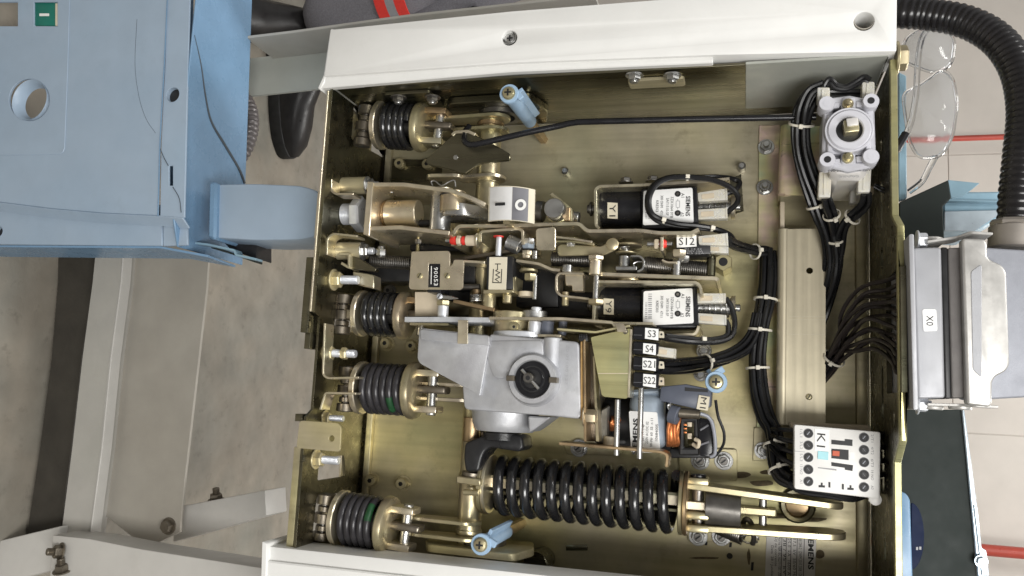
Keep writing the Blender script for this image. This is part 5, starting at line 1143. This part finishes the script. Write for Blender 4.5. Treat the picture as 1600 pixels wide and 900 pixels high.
part(gl, 'rim', rim([(1412, 62), (1440, 42), (1475, 44), (1492, 62), (1488, 100), (1462, 115), (1430, 104), (1412, 95)], 39), 'clear'); part(gl, 'rim', rim([(1410, 145), (1440, 132), (1470, 108), (1488, 120), (1496, 160), (1488, 215), (1470, 245), (1436, 248), (1420, 220)], 49), 'clear')
part(gl, 'temple', tube(P3([(1452, 42, 52), (1440, 62, 70), (1434, 100, 84), (1431, 150, 90), (1422, 195, 92), (1408, 222, 92)]), 3.4, 8), 'clear'); part(gl, 'temple_tip', tube(P3([(1416, 208, 93), (1408, 222, 93), (1400, 236, 92)]), 4.4, 8), 'black_gloss')
part(gl, 'temple', tube(P3([(1462, 244, 46), (1452, 262, 40), (1440, 284, 36), (1420, 300, 30)]), 3.4, 8), 'clear')

# ---------------------------------------------------------------- things behind the upper plate
gp = thing('metal_sheet', X(1470, 800, -60), 'tall dark grey sheet panel with a galvanised edge behind the upper plate', 'panel')
part(gp, 'sheet', face([(1380, 640), (1502, 640), (1552, 1180), (1380, 1180)], 30, 3, .6), 'grey_panel')
part(gp, 'edge', face([(1503, 640), (1507, 640), (1528, 800), (1560, 1180), (1555, 1180)], 34, 40, 1), 'galv')
lug = part(gp, 'edge_lug', face([(1521, 788), (1527, 792), (1534, 856), (1541, 860), (1546, 900), (1534, 900)], 36, 4, .8), 'galv'); bolt(gp, X(1533, 877, 37), EZ, 5, 4, 0, m='galv')
bt = thing('blue_cable_tray', X(1480, 360, -120), 'slate and light blue folded sheet tray behind the connector', 'tray')
part(bt, 'side_sheet', face([(1405, 316), (1482, 281), (1486, 310), (1473, 322), (1476, 380), (1405, 380)], 20, 60, 1), 'grey_panel')
part(bt, 'top_sheet', face([(1481, 281), (1531, 286), (1506, 306), (1486, 310)], 16, 3, .5), 'blue_tray')
part(bt, 'channel', face([(1474, 300), (1572, 299), (1572, 334), (1520, 362), (1474, 360)], -30, 90, 2), 'blue_tray'); part(bt, 'channel_rib', face([(1480, 310), (1572, 312), (1572, 318), (1480, 316)], -24, 6, 2), 'blue_tray')
part(bt, 'floor_sheet', face([(1476, 330), (1572, 328), (1522, 361), (1476, 360)], -20, 3, .5), 'galv')
part(bt, 'upright', face([(1404, 112), (1416, 118), (1417, 310), (1404, 314)], -10, 8, 1), 'blue_tray')
cp = thing('blue_end_cap', X(1425, 830, 60), 'slate blue rounded cap with a dark oval badge behind the upper plate', 'cap')
part(cp, 'cap', face([(1400, 768), (1414, 769), (1422, 780), (1426, 900), (1426, 960), (1400, 960)], 70, 60, 5, (), 4, 3), 'blue_side')
bad = []
for i in range(20): q = math.pi * (i / 19) - math.pi / 2; bad.append((1424 + 20 * math.cos(q), 838 + 52 * math.sin(q)))
part(cp, 'badge', face(bad, 60, 4, .6), 'navy')
for u, v in ((1433, 857), (1438, 856.5)): part(cp, 'badge_mark', box(u - 1.6, v - 2.4, u + 1.6, v + 2.4, 60.4, .5, 0), 'ink_grey')
# ---------------------------------------------------------------- white frame arm above the rail
ar = thing('frame_arm', X(450, 110, 60), 'grey-white steel channel running behind the top rail', 'beam')
part(ar, 'web', face([(380, 92), (520, 76), (700, 60), (700, 120), (520, 137), (380, 152)], -60, 4, .8), 'arm_paint')
part(ar, 'flange', ribbon([X(384, 58, 16), X(460, 49, 16), X(640, 24, 16), X(930, -8, 16)], V((0, 0, -78)), 4, .6), 'frame_paint')
# ---------------------------------------------------------------- moulded blue front cover
cv = thing('front_cover', X(200, 410, 40), 'moulded light blue plastic front cover with holes and a green window', 'cover')
z0 = 140
ci = [(u, v) for u, v in [(46 + 32 * math.cos(i * math.pi / 14), 156 + 33 * math.sin(i * math.pi / 14)) for i in range(28)]]
body_holes = [ci, [(0, 3), (28, 3), (28, 41), (0, 41)], [(53, 3), (90, 3), (90, 41), (53, 41)]]
body_holes[1] = [(-18, 3), (28, 3), (28, 41), (-18, 41)]
part(cv, 'face', face([(-260, -120), (266, -120), (256, 100), (249, 225), (246, 336), (160, 332), (80, 325), (0, 315), (-260, 285)], z0, 3.2, .8, body_holes, 0), 'blue_plastic')
part(cv, 'side_band', face([(264, -120), (300, -120), (292, 160), (288, 340), (250, 338), (252, 225), (258, 100)], z0 - 1.5, 3, .6, [(270, 148, 12.3), [(264, 259), (270, 259), (270, 290), (264, 290)]]), 'blue_plastic')
part(cv, 'lower_bevel', ribbon([X(-260, 286, z0 - 1), X(0, 316, z0 - 1), X(80, 326, z0 - 1), X(160, 333, z0 - 1), X(247, 337, z0 - 1), X(286, 340, z0 - 1)], V((1, -11, -14)), 2.4, .3), 'blue_plastic')
part(cv, 'lower_band', face([(-260, 305), (0, 328), (130, 344), (253, 353), (253, 384), (-260, 380)], z0 - 14, 4, .8, [(-2, 362, 8)]), 'blue_plastic')
part(cv, 'corner_band', face([(255, 353), (292, 354), (293, 383), (255, 385)], z0 - 16, 4, .8), 'blue_plastic')
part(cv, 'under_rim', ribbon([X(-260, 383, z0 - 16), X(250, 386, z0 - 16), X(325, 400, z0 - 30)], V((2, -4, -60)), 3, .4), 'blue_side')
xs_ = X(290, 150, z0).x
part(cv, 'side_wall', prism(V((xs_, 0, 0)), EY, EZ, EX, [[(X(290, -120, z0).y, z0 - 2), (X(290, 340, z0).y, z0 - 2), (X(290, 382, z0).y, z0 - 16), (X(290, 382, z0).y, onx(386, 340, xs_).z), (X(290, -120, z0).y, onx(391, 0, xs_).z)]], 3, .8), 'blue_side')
part(cv, 'inset_panel', face([(-260, -120), (112, -120), (106, 100), (101, 232), (98, 238), (92, 241), (-260, 246)], z0 + 1.0, 1.0, .5, body_holes), 'blue_plastic')
c = X(46, 156, z0 + 1); k = sc(c)
part(cv, 'hole_collar', lathe_open(c, EZ, [(-16, 25.5 * k), (-14, 26.5 * k), (-6, 27.5 * k), (0, 33 * k), (.4, 33.4 * k), (-4, 34 * k), (-16, 30 * k)], 48), 'blue_plastic')
for (u, v, r) in ((270, 148, 12.3), (-2, 362, 8)):
    c2 = X(u, v, z0 - (1.5 if u > 0 else 14)); k2 = sc(c2); part(cv, 'hole_sleeve', lathe_open(c2, EZ, [(-7, r * k2 * .96), (0, r * k2 * .96), (.3, r * k2 * 1.06), (-7, r * k2 * 1.2)], 32), 'blue_plastic')
    part(cv, 'hole_end', lathe(c2 - EZ * 7, EZ, [(-1, r * k2), (0, r * k2 * .98), (0, 0)], 24), 'black')
gw = part(cv, 'green_window', box(54, 4, 88.5, 40, z0 - 2, 8, .8), 'green_panel'); part(gw, 'bar_mark', box(61.5, 21, 76.5, 25, z0 - 1.6, .6, 0), 'white_ink'); part(gw, 'window_edge', box(86, 5, 89.6, 40, z0 - .5, 6, .6), 'label_cream')
part(cv, 'step_line', ribbon([X(266, -120, z0 + .4), X(256, 100, z0 + .4), X(249, 225, z0 + .4), X(246, 338, z0 + .4)], V((1.4, 0, 0)), .8, .2), 'blue_side')
# cracks and scuffs
def crack(nm, pts, z, r, m='scratch'): part(cv, nm, tube([X(u, v, z) for u, v in pts], r, 6, 5), m)
crack('crack', [(214, 30), (211, 100), (217, 150), (228, 185), (243, 208)], z0 + .1, .22); crack('crack', [(250, 232), (257, 248), (263, 259)], z0 - .8, .5); crack('crack', [(270, 292), (280, 310), (283, 332)], z0 - .8, .5)
ox = lambda u, v: onx(u, v, xs_ + .3)
part(cv, 'crack', tube([ox(u, v) for u, v in ((304, 55), (314, 100), (321, 150), (330, 190), (350, 225), (372, 262), (382, 286))], 1.5, 6, 5, rf=lambda i, n: .3 + 1.2 * min(1, i / n * 1.6)), 'scratch')
# rounded arm of the cover
hz0, hz1 = 30, 104; A_ = [X(332, 288, hz1), X(400, 287, hz1), X(470, 290, hz1), X(497, 298, hz1), X(504, 318, hz1), X(503, 345, hz1), X(496, 368, hz1), X(470, 374, hz1), X(400, 375, hz1), X(330, 371, hz1)]
part(cv, 'arm', prism(V((0, 0, hz1)), EX, EY, EZ, [rnd([(p.x, p.y) for p in A_], 10, 3)], hz1 - hz0, 4, 3), 'blue_plastic')
part(cv, 'arm_boss', face([(326, 284), (338, 284), (336, 374), (324, 372)], hz1 + 8, 80, 3), 'blue_side')
for pts, z, m in (([(293, 378), (325, 382), (366, 391), (368, 398), (400, 405)], 90, 'blue_tray'), ([(330, 386), (360, 395), (400, 409)], 70, 'grey_panel')): part(cv, 'bottom_rail', shelf(pts, z, z - 16, 3, 2), m)
part(cv, 'dark_foot', face([(345, 374), (400, 376), (400, 404), (362, 392)], 60, 40, 1), 'black')
# back shell of the cover so that it has depth
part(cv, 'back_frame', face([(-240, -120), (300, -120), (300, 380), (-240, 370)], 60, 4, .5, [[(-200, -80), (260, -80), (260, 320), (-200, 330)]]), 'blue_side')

# ---------------------------------------------------------------- grey corrugated hose at the cover's edge
gh = thing('grey_hose', X(395, 200, 0), 'short piece of grey corrugated hose showing beside the blue cover', 'hose')
part(gh, 'hose', tube(spline([X(u, v, -60) for u, v in ((330, 120), (375, 150), (390, 190), (375, 240), (330, 270))], 22), 15, 18, 0, rf=lambda i, n: (1, 1, .88)[i % 3]), 'grey_hose')

# ---------------------------------------------------------------- painted support frame, lower left
sf = thing('support_frame', X(200, 850, -60), 'cream-white bolted steel support frame below the mechanism', 'frame')
zf = -60
part(sf, 'gusset_plate', face([(185, 330), (330, 330), (323, 450), (306, 600), (290, 740), (281, 832), (228, 856), (152, 796), (160, 700), (172, 560)], zf, 5, .8), 'frame_plate')
part(sf, 'post_lip', ribbon([X(u, v, zf + 34) for u, v in ((197, 330), (189, 440), (173, 560), (159, 700), (140, 842))], V((0, 0, -20)), 2.4, .4), 'frame_light')
part(sf, 'post', face([(155, 330), (196, 330), (188, 440), (172, 560), (158, 700), (139, 842), (94, 842), (112, 700), (128, 560), (144, 440)], zf + 30, 34, 1.2), 'frame_paint')
part(sf, 'dark_strip', face([(92, 330), (156, 330), (146, 440), (128, 560), (112, 700), (92, 845), (40, 845), (62, 700), (80, 560), (90, 440)], zf + 4, 60, 1), 'dark_strip')  # flat dark strip along the left of the post
part(sf, 'cross_beam', face([(82, 836), (140, 842), (220, 858), (440, 892), (440, 1010), (70, 1010)], 20, 55, 2, (), 0, 2), 'frame_light')
part(sf, 'cross_beam', face([(272, 793), (414, 766), (416, 806), (270, 847)], -92, 60, 2, (), 0, 2), 'frame_light')
part(sf, 'cross_beam', face([(-90, 866), (94, 822), (80, 892), (-90, 936)], -14, 60, 3, (), 0, 2), 'frame_light')
for u, v, z, d in ((96, 862, 22, V((-.5, .1, 1))), (97, 893, 22, V((0, 1, .3))), (264, 822, zf, EZ), (338, 782, -110, V((0, 1, .2)))):
    bolt(sf, X(u, v, z), d, 9.5, 9, 10 if u != 264 else 0, 5.5, m='roller_steel', sm='roller_steel')

# ---------------------------------------------------------------- person standing behind the rail
fl_ = lambda u, v: onx(u, v, FLOOR_X)
f1, f2 = fl_(418, 34), fl_(436, 112)
f1 = V((FLOOR_X, f1.y + 0, f1.z)); f2 = V((FLOOR_X, f2.y, f2.z))
pe = thing('person', V((FLOOR_X, f1.y, f1.z)), 'person in grey work trousers with red stripes and black shoes behind the rail', 'person')
def body(name, nodes, edges, m, par=pe, lev=2):
    me = bpy.data.meshes.new(name); org = V(par['org']); me.from_pydata([tuple(W(n_[0]) - org) for n_ in nodes], edges, [])
    o = bpy.data.objects.new(name, me); COL.objects.link(o); o.parent = par; o['org'] = list(org)
    sk = o.modifiers.new('skin', 'SKIN'); sk.use_smooth_shade = True
    if not me.skin_vertices: 
        bm = bmesh.new(); bm.from_mesh(me); bm.verts.layers.skin.verify(); bm.to_mesh(me); bm.free()
    for i, n_ in enumerate(nodes): me.skin_vertices[0].data[i].radius = (n_[1] * .001, n_[1] * .001)
    me.skin_vertices[0].data[0].use_root = True
    o.modifiers.new('sub', 'SUBSURF').levels = lev; o.modifiers['sub'].render_levels = lev
    me.materials.append(MATS[m]); return o
h1, h2 = f1, f2 + V((0, 0, 0))
hip = (f1 + f2) / 2 + V((900, 330, -30))
# trousers: pelvis, two legs with knees, wrinkled cuffs
body('trousers', [(hip, 150), (hip + V((-60, 85, 0)), 95), (f1 + V((640, 170, 14)), 78), (f1 + V((470, 90, 26)), 66), (f1 + V((330, 28, 14)), 64), (f1 + V((230, 4, 6)), 58), (f1 + V((170, -2, 8)), 62), (f1 + V((105, 2, 2)), 56),
                  (hip + V((-60, -85, 0)), 95), (f2 + V((640, 220, 14)), 78), (f2 + V((470, 150, 26)), 66), (f2 + V((300, 60, 10)), 60), (f2 + V((110, 0, 4)), 56), (hip + V((120, 0, 0)), 140)],
     [(0, 1), (1, 2), (2, 3), (3, 4), (4, 5), (5, 6), (6, 7), (0, 8), (8, 9), (9, 10), (10, 11), (11, 12), (0, 13)], 'fabric')
for nm, x0, x1, r, m in (('red_stripe', 300, 324, 66.0, 'tape_red'), ('grey_stripe', 324, 344, 66.6, 'tape_grey'), ('red_stripe', 344, 368, 67.2, 'tape_red')):
    part(pe, nm, lathe_open(f1 + V((x0, 20 + (x0 - 262) * .16, 9)), V((1, .14, 0)), [(0, r - 3), (0, r), (x1 - x0, r + .6), (x1 - x0, r - 3)], 36), m)
def shoe(p, ang, sx_):
    """work shoe on the floor: sole, upper and toe, pointing along ang in the floor plane"""
    d = V((0, math.cos(ang), math.sin(ang))); s = d.cross(EX); out = []
    prof = [(-70, 36), (-85, 20), (-85, -20), (-70, -36), (0, -40), (90, -50), (150, -46), (188, -26), (196, 0), (188, 26), (150, 46), (90, 50), (0, 40)]
    o = part(pe, 'shoe', prism(p + EX * 30, d, s, EX, [rnd(prof, 25, 3)], 30, 3, 2), 'rubber', 'black work shoe')
    bm = bmesh.new(); rows = []
    for (t, w, h0, h1_) in ((-80, 28, 28, 110), (-40, 38, 28, 128), (20, 40, 28, 122), (70, 44, 28, 92), (120, 46, 28, 80), (165, 36, 28, 62), (190, 16, 28, 40)):
        row = []
        for i in range(9):
            q = math.pi * i / 8; row.append(bm.verts.new(p + d * t + s * (w * math.cos(q)) + EX * (h0 + (h1_ - h0) * math.sin(q) ** .7)))
        rows.append(row)
    for a, b in zip(rows, rows[1:]):
        for i in range(8): bm.faces.new([a[i], a[i + 1], b[i + 1], b[i]]).smooth = True
    bm.faces.new(rows[0]); bm.faces.new(rows[-1][::-1])
    part(o, 'upper', bm, 'leather')
shoe(f1 + V((0, -10, 10)), math.pi * .5 + .35, 1); shoe(f2 + V((0, -20, 10)), -math.pi * .5 - 1.25, 1)
tor = hip + V((40, 0, 0))
body('jacket', [(tor, 150), (tor + V((200, 0, 0)), 150), (tor + V((400, 0, 0)), 160), (tor + V((470, 0, 0)), 90), (tor + V((440, 180, 0)), 70), (tor + V((180, 240, 40)), 55), (tor + V((-60, 230, 160)), 42), (tor + V((440, -180, 0)), 70), (tor + V((180, -240, 40)), 55), (tor + V((-60, -230, 160)), 42)],
     [(0, 1), (1, 2), (2, 3), (2, 4), (4, 5), (5, 6), (2, 7), (7, 8), (8, 9)], 'fabric_dark')
body('head', [(tor + V((500, 0, 5)), 58), (tor + V((570, 0, 10)), 62), (tor + V((640, 0, 25)), 85), (tor + V((710, 0, 20)), 82)], [(0, 1), (1, 2), (2, 3)], 'skin')

for sg in (1, -1):                                       # hands hanging at the ends of the sleeves
    w0 = tor + V((-75, sg * 230, 168)); nd = [(w0, 26), (w0 + V((-45, 0, 18)), 34), (w0 + V((-85, 0, 30)), 36)]; ed = [(0, 1), (1, 2)]
    for j, (oy, ln) in enumerate(((-30, 62), (-10, 74), (10, 70), (29, 56))):
        i0 = len(nd); nd += [(w0 + V((-100, oy, 34)), 11), (w0 + V((-100 - ln * .5, oy, 40)), 9.5), (w0 + V((-100 - ln, oy * .95, 28)), 8)]; ed += [(2, i0), (i0, i0 + 1), (i0 + 1, i0 + 2)]
    i0 = len(nd); nd += [(w0 + V((-50, -38 * sg, 38)), 12), (w0 + V((-88, -50 * sg, 52)), 9.5)]; ed += [(1, i0), (i0, i0 + 1)]
    body('hand', nd, ed, 'skin', lev=1)
